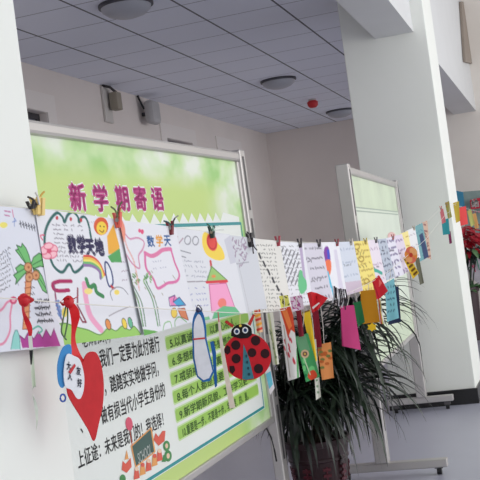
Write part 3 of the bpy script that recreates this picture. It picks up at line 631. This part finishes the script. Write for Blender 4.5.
far([(422.5, 222.5), (426.5, 220.5), (430.5, 260), (427.5, 257)], (196, 166, 148), 'thin brown and pink strip, last sheet before the gap on the column', None, (120, 60, 70), 6, nx=16)

# ------------------------------------------------------------------ crafts on the lower string
GC = 'paper crafts tied to the lower string'
def ring(pl, c, r0, r1, off, n=20): return [pl(*p, off) for p in ell(*c, r0, r0*1.05, n)], [pl(*p, off) for p in ell(*c, r1, r1*1.05, n)]
def craft(name, px, py, label, cat, x=LX):
    p = on(px, py, 0, x); return empty(name, p, label, cat, GC)
def ribbon(parent, pl, pts, wd, rgb, name='ribbon', off=.001, twist=True):
    """a flat ribbon following pts (photo frame), wd wide (in the same frame)"""
    P = spl(pts, 5); mb = MB(); L = []; R = []
    for i, p in enumerate(P):
        a, b = P[max(i-1, 0)], P[min(i+1, len(P)-1)]; d = np.array([b[0]-a[0], b[1]-a[1]]); d /= np.linalg.norm(d)+1e-9; nn = np.array([-d[1], d[0]])
        k = i/(len(P)-1); ww = (wd[0]*(1-k)+wd[1]*k if hasattr(wd, '__len__') else wd)/2
        o = off+(.006*math.sin(k*5) if twist else 0)
        L.append(pl(p[0]+nn[0]*ww, p[1]+nn[1]*ww, o)); R.append(pl(p[0]-nn[0]*ww, p[1]-nn[1]*ww, o+(.008*math.sin(k*7) if twist else 0)))
    n = len(P); mb.add(L+R, [(i, i+1, n+i+1, n+i) for i in range(n-1)])
    return mb.build(name, flat_mat(rgb, .5), parent, smooth=True)
def cord(parent, pl, pts, r=.0012, rgb=(225, 222, 214), name='cord', off=.001):
    return MB().tube([pl(*p, off) for p in spl(pts, 5)], r, 6).build(name, flat_mat(rgb, .8), parent, smooth=True)
def knot(parent, pl, c, r, rgb):
    m = MB(); q = pl(*c, .004); m.ball(q, r, 6, sc=(.8, 1.2, 1.1)); o = m.build('knot', flat_mat(rgb, .5), parent, smooth=True); return o
def painted(parent, pl, quad, nx, ny, fn, bgc, name='card', off=0, curl=.002):
    c = Canvas(quad, nx, ny, bgc); fn(c); q = Plane.__new__(Plane); q.c = pl.c+pl.n*off; q.n = pl.n
    return sheet(name, q, quad, c, parent, curl=curl, shingle=(0, 0))
# narrow hanging bookmark seen edge-on at the far left
e = craft('paper_strip', 26, 300, 'narrow black and pale green strip on a red ribbon before the left column', 'bookmark')
pl = Plane(28, 320, LX+.006, turn=-20)
knot(e, pl, (25, 300), .009, (198, 34, 44)); ribbon(e, pl, [(24.5, 299), (26, 312), (28, 326), (29.5, 338)], (5, 3), (204, 34, 44)); ribbon(e, pl, [(24, 300), (21, 297), (20, 301), (24, 303)], 2.5, (214, 44, 52), 'bow_loop'); ribbon(e, pl, [(26, 300), (29, 296), (31, 300), (27, 303)], 2.5, (214, 44, 52), 'bow_loop')
painted(e, pl, [(28, 336), (32, 336), (36, 387), (33, 388)], 12, 90, lambda c: c.fill([(28, 350), (33, 350), (34, 365), (29, 364)], (40, 38, 40)).fill([(31, 385), (33, 350), (36, 387)], (206, 216, 196)), (222, 224, 216))
ribbon(e, pl, [(34.3, 386), (35.2, 400), (35.8, 430)], (2.2, .8), (206, 214, 200), 'tail')
# red heart
e = craft('paper_heart', 67, 303, 'large red paper heart on a red ribbon in front of the large board text', 'paper heart')
pl = Plane(84, 390, LX+.012, n=(.93, -.37, 0))
HT = spl([(82, 362), (86, 354), (92, 351.5), (97, 355), (101, 367), (103, 385), (102, 405), (98, 424), (93.5, 441), (88, 430), (79, 415), (71, 402), (67, 393), (66, 380), (69, 366), (74, 357), (79, 356)], 4, True)
flat('heart', pl, HT, (196, 42, 48), e, th=.002); knot(e, pl, (67, 302), .009, (198, 34, 44))
ribbon(e, pl, [(68, 302), (71, 318), (75, 338), (80, 362)], (5, 9.5), (214, 26, 34)); ribbon(e, pl, [(66, 302), (63, 298), (62, 302), (66, 305)], 2.4, (214, 34, 44), 'bow_loop'); ribbon(e, pl, [(69, 301), (73, 297), (75, 301), (70, 304)], 2.4, (214, 34, 44), 'bow_loop')
cord(e, pl, [(66, 304), (63, 318), (61, 332), (66, 340)], .0012, (96, 120, 90)); cord(e, pl, [(67, 305), (67, 322), (64, 338)], .0012, (96, 120, 90))
# small oval charm with writing, hung over the heart
e = craft('paper_charm', 65, 340, 'small blue and white oval paper charm with handwriting, over the left of the red heart', 'paper charm', LX+.012)
pl2 = Plane(70, 370, LX+.040, n=(.93, -.37, 0))
flat('backing', pl2, spl([(64, 346), (70, 345), (71, 356), (66, 380), (62, 388), (58, 382), (57, 366), (60, 353)], 4, True), (64, 136, 196), e)
flat('front', pl2, spl([(66, 354), (72, 356), (78, 360), (82, 374), (82, 388), (79, 398), (75, 398), (70, 390), (64, 387), (62, 376), (63, 362)], 4, True), (226, 228, 234), e, off=.003)
m = MB()
for body, p in (('友', (74, 374)), ('好', (75, 386)), ('大', (64.3, 369)), ('人', (65.3, 379))):
    vv, tt = glyphs(body, .03); m.add([pl2(p[0]+x*4.6, p[1]-y*9+x*1.0, .0052) for x, y in vv], [tuple(t) for t in tt])
m.build('writing', flat_mat((60, 62, 80)), e)
m = MB(); m.tube([pl2(*p, .004) for p in ell(61, 398, 2.6, 3.6, 16)]+[pl2(63.6, 398, .004)], .0013, 6); m.build('blue_ring', flat_mat((60, 90, 170)), e, smooth=True)
flat('red_trim', pl2, [(66, 372), (72, 364), (73, 366), (68, 374)], (196, 60, 66), e, off=.005)
# blue-edged white bookmark (plain)
e = craft('bookmark', 198, 311, 'tall rounded white bookmark with a blue edge and blue tail, left of the ladybird', 'bookmark')
pl = Plane(203, 345, LX+.01)
O = spl([(192, 330), (193, 318), (198, 308.5), (203, 313), (206, 326), (206.5, 338)], 5)+[(214, 372), (210, 381), (203, 382), (197, 377), (193, 360)]
flat('blue_back', pl, O, (44, 110, 176), e); I_ = spl([(193.6, 330), (194.6, 321), (198.4, 314), (202, 319), (204.3, 330), (204.6, 338)], 5)+[(212.4, 371), (209, 378), (203.5, 380), (198, 375.5), (194.6, 358)]
flat('white_front', pl, I_, (232, 233, 240), e, off=.002)
flat('red_band', pl, [(193.2, 338.3), (205, 337.2), (205.2, 338.8), (193.3, 339.9)], (206, 70, 72), e, off=.0036)
flat('blue_tail', pl, [(210, 342), (213.5, 341), (216, 352), (216.6, 372), (217.2, 386), (215, 388), (213.8, 374), (212.6, 356)], (34, 96, 164), e, off=-.003)
cord(e, pl, [(196, 311), (198, 305), (202, 310), (198, 312)], .0012, (60, 60, 70)); knot(e, pl, (198, 310), .005, (50, 56, 90))
# pale paper stick
e = craft('paper_strip', 219, 312, 'long pale pink strip hanging between the blue bookmark and the ladybird', 'bookmark', LX+.02)
pl = Plane(226, 360, LX+.045); cord(e, pl, [(218, 312), (219, 322)], .0012, (200, 110, 100)); ribbon(e, pl, [(219, 320), (222, 348), (227, 378), (232.5, 408)], (2.2, 6), (226, 212, 196), 'strip', twist=False)
# ladybird
e = craft('paper_ladybird', 240, 314, 'round red paper ladybird with black spots and a black head', 'paper ladybird')
pl = Plane(247, 355, LX+.02)
BD = ell(247, 356.5, 24.2, 23.6, 40, rot=.2)
flat('body', pl, BD, (206, 32, 44), e, th=.002)
for p, r in (((235.8, 345), 4.6), ((255.6, 340.5), 4.7), ((252, 352.5), 4.3), ((265, 353.5), 4.5), ((236.2, 358.5), 4.5), ((258.5, 368.5), 4.6)): flat('spot', pl, ell(*p, r, r*1.04, 20), (48, 18, 24), e, off=.0022)
flat('spot', pl, [(224.4, 349), (227, 345), (230.2, 347), (230.6, 352), (227.6, 354.5), (223.6, 352)], (48, 18, 24), e, off=.0022); flat('spot', pl, [(229.5, 366), (234, 365.5), (235.3, 370), (232.5, 374), (229.6, 371)], (48, 18, 24), e, off=.0022)
W_ = [(243.5, 344), (242.3, 378.6), (246, 379.8), (254, 378.4), (249, 358)]
def wing(c):
    for k in range(16): y = 350+k*2; c.scrib((243, y), (245+k*.5, y), 1, (0, 0), (40, 80, 90), .6, .2, .6)
flat('wing_gap', pl, W_, (64, 128, 142), e, off=.0022)
for k in range(4): flat('wing_pattern', pl, ell(246.3+k*.9, 356+k*6, .8+k*.2, 1.6, 8), (38, 74, 86), e, off=.0036)
hd = spl([(231, 336), (232, 329), (238, 324.5), (245, 324), (251, 328), (252, 334.5)], 4)+[(248, 338), (240, 338.5)]
flat('head', pl, hd, (26, 22, 24), e, off=.0024)
for p in ((236.8, 331.3), (245.2, 330)):
    y_ = flat('eye', pl, ell(*p, 3.0, 3.2, 18), (236, 236, 236), e, off=.0038); flat('pupil', pl, ell(p[0], p[1], 1.7, 1.9, 14), (40, 60, 100), y_, off=.0052)
flat('antenna', pl, [(224.5, 322), (226.5, 320.2), (234, 325.2), (232.5, 327.8)], (196, 54, 50), e, off=.001); flat('antenna', pl, [(247.5, 324), (253, 314), (255, 315), (250.5, 326)], (196, 54, 50), e, off=.001)
cord(e, pl, [(240, 314), (240, 324)], .0011, (230, 220, 150)); flat('yellow_dot', pl, ell(240.4, 325.6, 1.4, 1.4, 10), (226, 200, 80), e, off=.0042)
# small card under the ladybird
e = craft('small_card', 266, 366, 'small white card with a cyan square, at the lower right edge of the ladybird', 'card', LX+.01)
pl = Plane(269, 380, LX+.005, turn=15); flat('card', pl, [(264.5, 369), (270, 366.5), (274.5, 388), (270, 395)], (232, 226, 228), e); flat('cyan_square', pl, [(265.6, 374), (270.2, 371), (272.6, 384), (269, 389)], (112, 196, 216), e, off=.002); cord(e, pl, [(262, 311), (265, 340), (267, 368)], .0011)
def tagcard(name, knotpx, quad, fn, bgc, label, cat='bookmark', nx=24, ny=60, turn=0, x=LX, rib=None, off=.0):
    e = craft(name, *knotpx, label, cat, x); c0 = np.mean(quad, 0); pl = Plane(c0[0], c0[1], x, turn=turn)
    painted(e, pl, quad, nx, ny, fn or (lambda c: c), bgc, off=off, curl=.003)
    t = (np.array(quad[0])+np.array(quad[1]))/2; cord(e, pl, [knotpx, tuple((np.array(knotpx)+t)/2+np.array([.7, 0])), tuple(t)], .0011, rib or (220, 214, 206), off=off)
    return e, pl
tagcard('bookmark', (258, 312), [(254, 310), (260, 309), (263, 332), (257, 333)], lambda c: [c.line([(254, y), (262, y-3)], 1.6, k) for y, k in ((313, (220, 70, 60)), (317, (240, 170, 60)), (321, (220, 70, 60)), (326, (240, 170, 60)), (331, (220, 70, 60)))], (232, 190, 150), 'small red and yellow striped slip behind the ladybird antenna', x=LX-.012)
tagcard('bookmark', (268, 311), [(266, 313), (273, 312), (279, 364), (273, 365)], lambda c: c.line([(269, 316), (276, 362)], 2.2, (190, 196, 150)).scrib((270, 330), (276, 358), 1, (0, 0), (100, 120, 80), .8, .3, .9), (226, 226, 208), 'narrow white and olive bookmark just right of the ladybird')
def brush(c):
    c.fill([(280, 309), (290, 306), (295, 322), (296, 334), (291, 330), (288, 338), (285, 326)], (214, 74, 44)); c.fill([(282, 311), (287, 310), (292, 326), (289, 330)], (238, 130, 70))
    for k in range(12): q = (RNG.uniform(284, 296), RNG.uniform(330, 366)); c.line([q, (q[0]+1, q[1]+3)], 1.3, (206, 70, 84))
    c.line([(297, 350), (298, 380)], 2.0, (90, 170, 100)); c.line([(284, 326), (290, 376)], 1.0, (180, 170, 160))
tagcard('bookmark', (286, 309), [(279, 309), (292, 306), (300, 377), (288, 381)], brush, (230, 226, 222), 'curved white bookmark topped with red and orange brush strokes', nx=34, ny=90)
def scr(col, n, box):
    def f(c):
        for k in range(n): q = (RNG.uniform(box[0], box[2]), RNG.uniform(box[1], box[3])); c.line([q, (q[0]+RNG.uniform(-3, 3), q[1]+RNG.uniform(-3, 3))], .9, col)
    return f
tagcard('paper_flower', (284, 309), [(279, 296), (288, 295), (290, 306), (281, 308)], scr((70, 64, 40), 8, (280, 296, 289, 306)), (230, 226, 110), 'small yellow paper slip with dark squiggles above the brush-stroke bookmark', 'paper slip', nx=24, ny=24, x=LX+.015)
tagcard('paper_flower', (296, 308), [(290, 297), (302, 295), (304, 309), (292, 312)], scr((170, 60, 130), 20, (291, 297, 303, 310)), (226, 206, 224), 'lilac slip with magenta scribbles beside the red folded paper', 'paper slip', nx=28, ny=28, x=LX+.015)
tagcard('bookmark', (298, 309), [(296, 311), (301, 310), (304, 336), (299, 337)], None, (128, 30, 44), 'short dark red strip left of the yellow bookmark', nx=8, ny=20, x=LX-.008)
tagcard('bookmark', (315, 304), [(312, 308), (318, 307), (322, 347), (316, 348)], None, (136, 28, 46), 'long dark red strip right of the yellow bookmark', nx=8, ny=20, x=LX-.01)
def green(c):
    c.fill([(296, 336), (305, 334), (310, 350), (304, 356), (299, 348)], (120, 170, 130), .8)
    for k in range(9): q = (RNG.uniform(299, 316), RNG.uniform(356, 380)); c.fill(ell(*q, 3, 1.8, rot=RNG.uniform(0, 3)), (30, 130, 76) if k % 2 else (120, 210, 130))
    c.fill(ell(305, 354, 4, 4.2), (226, 190, 150)).fill(ell(305, 354, 2.4), (110, 80, 70)).fill(ell(305, 354, 1.1), (226, 190, 90)); c.fill(spl([(309, 372), (314, 370), (317, 376), (312, 380), (308, 377)], 4, True), (224, 80, 50)); c.line([(304, 358), (310, 374)], 1, (200, 220, 180))
tagcard('bookmark', (304, 308), [(295, 337), (308, 333), (320, 377), (306, 382)], green, (76, 166, 100), 'green bookmark painted with leaves and an orange flower', nx=44, ny=70, x=LX-.004)
tagcard('bookmark', (305, 307), [(302, 312), (310, 309.5), (317, 360), (314, 364)], lambda c: c.line([(303, 313), (309, 311)], 1, (120, 90, 40)), (238, 200, 48), 'plain yellow bookmark hanging right of the brush-stroke one', nx=16, ny=50, x=LX+.012)
tagcard('bookmark', (310, 306), [(312, 340), (316, 339), (321, 397), (316, 400)], lambda c: [c.fill(ell(315+k*.6, 362+k*6, 1.1), (110, 150, 110)) for k in range(6)], (224, 222, 210), 'narrow white strip with grey-green dots under the yellow bookmark', nx=14, ny=60, x=LX+.003)
tagcard('bookmark', (320, 303), [(317, 345), (331, 342), (334, 378), (322, 380)], lambda c: [c.fill(ell(RNG.uniform(319, 331), RNG.uniform(347, 376), 2.2, 1.5), (200, 100, 50) if k % 2 else (120, 130, 70)) for k in range(14)], (232, 150, 88), 'orange bookmark with a blotchy pattern, in front of the plant', nx=34, ny=50, x=LX-.002)
# red folded paper
e = craft('folded_paper', 318, 302, 'bright red folded paper fan in front of the white sheets', 'paper fan', LX+.02); pl = Plane(317, 303, LX+.03)
m = MB(); fan = [(307, 293), (311, 291.5), (317, 293), (323, 295.5), (328, 298)]; tip = (311, 315)
top = [pl(*p, .012*(i % 2)) for i, p in enumerate(fan)]; bot = [pl(312+i*1.6, 313-i*.9, .005*(i % 2)) for i in range(5)]
m.add(top+bot, [(i, i+1, 6+i, 5+i) for i in range(4)]); m.build('fan', flat_mat((212, 30, 42), .5), e); cord(e, pl, [(318, 301), (316, 296)], .0011, (150, 20, 30))
flat('white_fold', pl, [(312, 307), (319, 302), (319.6, 303.2), (313, 309)], (236, 220, 220), e, off=.014)
# black and white feather-like cluster
e = craft('paper_tassel', 339, 296, 'dark fringed tassel with white flecks above the pink card', 'tassel'); pl = Plane(339, 296, LX+.02)
for k in range(9): a = (333+k*1.5, 286+RNG.uniform(0, 3)); ribbon(e, pl, [a, (a[0]+1.5+RNG.uniform(-1, 1), a[1]+9), (a[0]+RNG.uniform(-1, 3), a[1]+19+RNG.uniform(-3, 3))], 1.4, (46, 40, 46) if k % 3 else (224, 222, 226), 'fringe', off=.002*k)
tagcard('paper_card', (349, 292), [(340.5, 306), (354, 305), (361, 350), (342, 346)], lambda c: c.fill([(340, 306), (340, 348), (344, 348), (341.5, 320)], (170, 40, 100)), (214, 74, 134), 'magenta pink paper card hanging over the plant', 'card', nx=30, ny=40, x=LX+.004)
tagcard('paper_card', (354, 291), [(353, 303), (361, 301), (365, 322), (358, 327)], None, (40, 112, 66), 'dark green paper piece between the pink and the mustard cards', 'card', nx=10, ny=14, x=LX-.008)
e, pl = tagcard('paper_card', (368, 283), [(360.5, 291), (375, 289.5), (380, 322), (362, 324)], None, (192, 130, 22), 'mustard brown rectangle card with a yellow flower at its foot', 'card', nx=14, ny=22, x=LX+.006)
flat('yellow_flower', pl, [(372+ (4.6 if k % 2 else 3.0)*math.cos(k*.5236)*1.15, 327+(4.6 if k % 2 else 3.0)*math.sin(k*.5236)) for k in range(12)], (240, 196, 40), e, off=.004)
e, pl = tagcard('paper_kite', (378, 277), [(372, 281), (379, 275), (388, 291), (377, 301)], lambda c: c.line([(373, 281), (379, 298)], 1.2, (180, 30, 50)).fill([(379, 279), (382, 283), (379, 287)], (240, 120, 120)), (214, 42, 60), 'red paper kite with a fringe below, right of the mustard card', 'paper kite', nx=24, ny=26, x=LX+.01)
for k, cl in enumerate(((230, 226, 224), (210, 60, 60), (240, 216, 120), (224, 222, 220))): ribbon(e, pl, [(377.5+k*.9, 299), (379+k, 312), (380+k*1.4, 324)], 1.2, cl, 'fringe', off=.002*k)
tagcard('name_tag', (390, 269), [(385, 284), (394, 278), (399, 318), (387, 322)], lambda c: [c.scrib((387, 288+r*6), (395, 286+r*6), 1, (0, 0), (60, 100, 130), .9, .1, 1.1) for r in range(5)], (140, 206, 220), 'light blue tag with handwriting, right of the red kite', nx=30, ny=60, x=LX+.003)
tagcard('paper_card', (393, 268), [(395, 287), (398.5, 286), (401, 322), (388, 325)], None, (44, 54, 84), 'navy backing card peeping out behind the light blue tag', 'card', nx=8, ny=20, x=LX-.008)
tagcard('bookmark', (404, 259), [(403, 258), (408.5, 255), (419, 273), (413, 279)], lambda c: [c.line([(405+k*2.2, 260+k*3.6), (408+k*2.2, 258+k*3.4)], .9, (120, 80, 30)) for k in range(5)], (244, 206, 62), 'yellow bookmark with brown marks under the orange paper flower', nx=22, ny=34, x=LX+.004)
e = craft('paper_flower', 412, 250, 'orange and pink paper flower before the square column', 'paper flower'); pl = Plane(411, 255, LX+.012)
for k in range(6):
    a = k*1.0472+.3; flat('petal', pl, ell(411+3.2*math.cos(a), 255+5.2*math.sin(a), 3.4, 4.4, 12, rot=a), ((236, 150, 70), (232, 120, 90), (240, 176, 110))[k % 3], e, off=.0015*k)
flat('flower_centre', pl, ell(411, 255, 1.8, 2.4, 10), (206, 70, 50), e, off=.011)
tagcard('bookmark', (417, 246), [(415, 259), (419, 257), (424, 283), (420, 285)], None, (120, 120, 104), 'grey-olive strip hanging lowest before the square column', nx=8, ny=18, x=LX-.004)
# the bundle where the strings reach the corner of the square column
K = dict(cat='paper slip', x=SX+.004)
GK = [((441, 208), [(440, 212), (443, 208), (446, 222), (442, 224)], (214, 120, 128), 'pink slip topping the bundle on the column corner'),
      ((444, 207), [(441.5, 221), (448.5, 218), (450, 234), (443, 235)], (58, 156, 168), 'teal slip at the bottom of the bundle on the column corner'),
      ((447, 206), [(445, 203), (449, 201), (452, 217), (448, 219)], (166, 160, 84), 'olive slip in the bundle on the column corner'),
      ((449, 205), [(448, 232), (450.5, 231), (452, 243), (449.5, 244)], (130, 50, 90), 'thin purple strip hanging lowest on the column corner')]
for i, (kp, q, c, lb) in enumerate(GK): tagcard('paper_slip', kp, q, None, c, lb, nx=8, ny=12, cat='paper slip', x=SX+.002+.004*i)
GS = [((455, 204), [(453, 203), (459, 201), (460, 221), (456, 223)], (196, 170, 66), 'mustard yellow slip just past the column edge'),
      ((460, 206), [(458, 208), (466, 206), (468, 224), (460, 226)], (232, 84, 84), 'coral red slip right of the column edge'),
      ((468, 208), [(467, 211), (471, 209), (475, 224), (471, 227)], (200, 200, 120), 'yellow-green slip farther along the string past the column'),
      ((473, 209), [(472, 214), (476, 213), (479, 228), (475, 229)], (234, 176, 110), 'pale orange slip, last in view past the column')]
for i, (kp, q, c, lb) in enumerate(GS): tagcard('paper_slip', kp, q, None, c, lb, nx=8, ny=12, cat='paper slip', x=SX-.006)

# ------------------------------------------------------------------ pegs
def peg(px, py, rgb, label, s=1.0, parts=True, lean=0):
    p = on(px, py, 0, SX+.006); e = empty('clothes_peg', p, label, 'peg', 'pegs on the upper string')
    h = .014*s; w_ = .0048*s
    for sg in (-1, 1):
        m = MB(); m.hexa([(p[0]+sg*(.0015 if z < 0 else .006)+dx, p[1]+dy+lean*z, p[2]+z) for z in (-h, h) for dx, dy in ((-.002, -w_), (.002, -w_), (.002, w_), (-.002, w_))])
        m.build('jaw', mat('peg_%02x%02x%02x' % rgb, rgb, .5), e, fix=True)
    MB().tube([(p[0], p[1]-w_*1.2, p[2]), (p[0], p[1]+w_*1.2, p[2])], .004*s, 8).build('spring', mat('peg_spring', (150, 146, 140), .35, .8), e)
    return e
peg(36, 206, (232, 198, 116), 'gold peg at the top between the palm and cloud drawings', .95)
peg(40.5, 207, (238, 208, 134), 'second gold peg beside it, at the cloud drawing corner', .95)
peg(31, 205, (40, 38, 40), 'small black peg left of the gold pegs', .45)
peg(118, 220, (226, 96, 84), 'coral peg between the cloud and pink frame drawings', 1.0)
peg(170.5, 228, (130, 40, 50), 'dark red peg between the pink frame and rocket drawings', 1.0)
e = peg(212, 232, (40, 70, 64), 'dark green peg at the red sun of the rocket drawing', 1.0)
peg(250, 240, (40, 36, 40), 'black peg where the string passes the large board post', 1.3)
peg(278, 241, (168, 52, 70), 'dark pink peg between the two handwritten sheets', 1.0)
peg(300, 243, (54, 44, 52), 'dark peg left of the lilac-grey sheet', 1.0)
peg(319, 243, (70, 64, 70), 'grey peg at the left corner of the feather sheet', .9)
peg(337, 242.5, (150, 50, 60), 'maroon peg at the right corner of the feather sheet', .9)
peg(351, 242, (200, 190, 180), 'pale peg left of the yellow sheet', .9)
peg(365.5, 241, (206, 186, 110), 'straw coloured peg right of the yellow sheet', .9)
peg(376, 240, (90, 90, 96), 'grey peg at the left of the blue-grey sheet', .9)
peg(393, 237, (200, 120, 120), 'pink peg between the two lilac sheets', .9)
peg(414, 228, (206, 190, 170), 'pale peg left of the teal sheet', .9)
peg(441, 208.5, (206, 110, 110), 'pink peg holding the slips at the column corner', 1.2)
peg(447, 204.5, (190, 150, 70), 'ochre peg holding the slips at the column corner', 1.2)
def strands(px, py, cols, label):
    e = empty('ribbon_tie', on(px, py, 0, SX+.008), label, 'ribbon tie', 'ribbon ties on the upper string'); pl = XPlane(SX+.010)
    for i, (dx, dy, c) in enumerate(cols): cord(e, pl, [(px, py), (px+dx*.45, py+dy*.7), (px+dx, py+dy)], .0016, c, 'ribbon_end', off=.002*i)
strands(37, 205, [(-9, -8, (80, 74, 70)), (6, -13, (200, 160, 80)), (-4, -12, (230, 226, 220))], 'loose ribbon ends tied above the gold pegs')
strands(117, 217, [(5, -15, (90, 100, 70)), (-7, -10, (110, 120, 90)), (2, -9, (200, 90, 80))], 'olive ribbon ends tied above the coral peg')
strands(171, 225, [(-7, -4, (50, 90, 90)), (6, -9, (150, 150, 140)), (2, -6, (60, 60, 60))], 'teal and grey ribbon ends above the dark red peg')
strands(212, 231, [(-5, -7, (60, 110, 90)), (7, -5, (230, 236, 230)), (-2, -5, (150, 200, 180)), (9, -1, (220, 226, 220))], 'green and white ribbon ends above the dark green peg')
strands(251, 238, [(-4, -6, (60, 56, 60)), (5, 12, (40, 36, 40)), (1, 16, (50, 44, 48))], 'black ribbon ends hanging at the large board post')

# ------------------------------------------------------------------ far end of the hall, past the square column
yb = 13.6
def FP(px, py, y=13.6): return on(px, py, 1, y)
e = empty('poster_stand', (FP(470, 330)[0], yb, 0), 'grey poster stand with a red header sign, far behind the square column', 'poster stand')
def fquad(name, pts, m, y, parent, th=.03):
    return MB().card([FP(*p, y) for p in pts], (0, -1, 0), th).build(name, m, parent, fix=True)
fquad('blue_panel', [(452, 190), (463, 192), (467, 222), (456, 222)], mat('panel_blue', (58, 142, 178), .6, noise=.1, scale=4), 13.62, e)
fquad('green_panel', [(461, 192), (486, 190), (496, 262), (470, 262)], mat('panel_greygreen', (140, 160, 156), .7, noise=.12, scale=6), 13.70, e)
fquad('header_sign', [(470, 200), (488, 196), (489, 207), (471, 209.5)], mat('sign_red', (196, 36, 62), .5), 13.58, e, .02)
m = MB(); vv, tt = glyphs('给', .05); o_ = FP(471.8, 208, 13.55); m.add([(o_[0]+x*.10, o_[1], o_[2]+.015+y*.105) for x, y in vv], [tuple(t) for t in tt]); m.build('sign_writing', mat('sign_white', (240, 236, 234), .5), e)
for i, x in enumerate((472, 475.5, 479)): fquad('pink_mark', ell(x, 211.8, 1.0, 1.1, 8), mat('sign_pink', (206, 120, 140), .6), 13.66, e, .004)
fquad('lower_poster', [(464, 258), (492, 254), (496, 300), (470, 276)], mat('poster_grey_lower', (196, 192, 200), .7, noise=.2, scale=14), 13.64, e)
for i, (a, b, c) in enumerate((((464, 258), (470, 274), (40, 40, 50)), ((469, 260), (473, 268), (200, 60, 110)), ((473, 262), (475, 272), (196, 70, 110)), ((476, 258), (479, 270), (70, 150, 120)), ((466, 270), (473, 264), (90, 130, 100)))):
    fquad('pen_stroke', [a, (a[0]+1, a[1]), (b[0]+1, b[1]), b], flat_mat(c), 13.6, e, .004)
p0 = FP(462, 330); MB().box((p0[0]-.0, yb+.08, 0), (p0[0]+.05, yb+.12, 1.55)).build('post', ALU, e)
# potted red-leaved plant in front of the stand
cx, cy = -1.21, 12.9
e = empty('potted_plant', (cx, cy, 0), 'red-leaved plant in a tall dark maroon pot, far behind the square column', 'plant')
MB().lathe((cx, cy, 0), [(0, .003), (.10, .003), (.125, .58), (.14, .59), (.14, .64), (.125, .64), (.11, .6), (0, .6)], 28).build('pot', mat('pot_dark', (48, 24, 32), .4), e)
st = MB()
for k in range(7): a = k*.9; st.tube([(cx+.04*math.cos(a), cy+.04*math.sin(a), .52), (cx+.10*math.cos(a), cy+.1*math.sin(a), .8), (cx+.2*math.cos(a), cy+.2*math.sin(a), 1.12+.04*(k % 3))], .008, 6)
st.build('stems', mat('stem_dark', (44, 56, 44), .7), e)
rl = MB(); rr = random.Random(5)
def bleaf(p, az, el, L, wd, mi):
    d = np.array([math.cos(az)*math.cos(el), math.sin(az)*math.cos(el), math.sin(el)]); sd = np.array([-math.sin(az), math.cos(az), .15]); p = np.array(p)
    rl.add([p, p+d*L*.35+sd*wd, p+d*L*.4+np.array([0, 0, -.01]), p+d*L*.35-sd*wd, p+d*L*.75+sd*wd*.7-np.array([0, 0, .02]), p+d*L*.75-sd*wd*.7-np.array([0, 0, .02]), p+d*L-np.array([0, 0, .05])],
           [(0, 2, 1), (0, 3, 2), (1, 2, 6, 4), (2, 3, 5, 6)], mi)
for k in range(230):
    a = rr.uniform(0, 6.28); r = rr.uniform(.03, .34); z = rr.uniform(1.13, 1.38)-(.06 if r > .18 else 0); bleaf((cx+r*math.cos(a), cy+r*math.sin(a), z), a+rr.uniform(-.6, .6), rr.uniform(-.4, .5), rr.uniform(.10, .17), .035, 0)
for k in range(90):
    a = rr.uniform(0, 6.28); r = rr.uniform(.05, .30); bleaf((cx+r*math.cos(a), cy+r*math.sin(a), rr.uniform(.98, 1.14)), a, rr.uniform(-.6, .2), rr.uniform(.12, .2), .035, rr.choice((1, 1, 2)))
for k in range(50):
    a = rr.uniform(0, 6.28); bleaf((cx+.06*math.cos(a), cy+.06*math.sin(a), .62), a, rr.uniform(.0, .8), rr.uniform(.12, .2), .03, 2)
rl.build('foliage', [mat('bract_red', (190, 28, 50), .5, noise=.2, scale=20), mat('leaf_black_green', (36, 48, 44), .5), mat('leaf_fresh', (100, 140, 96), .5)], e)
#--END--
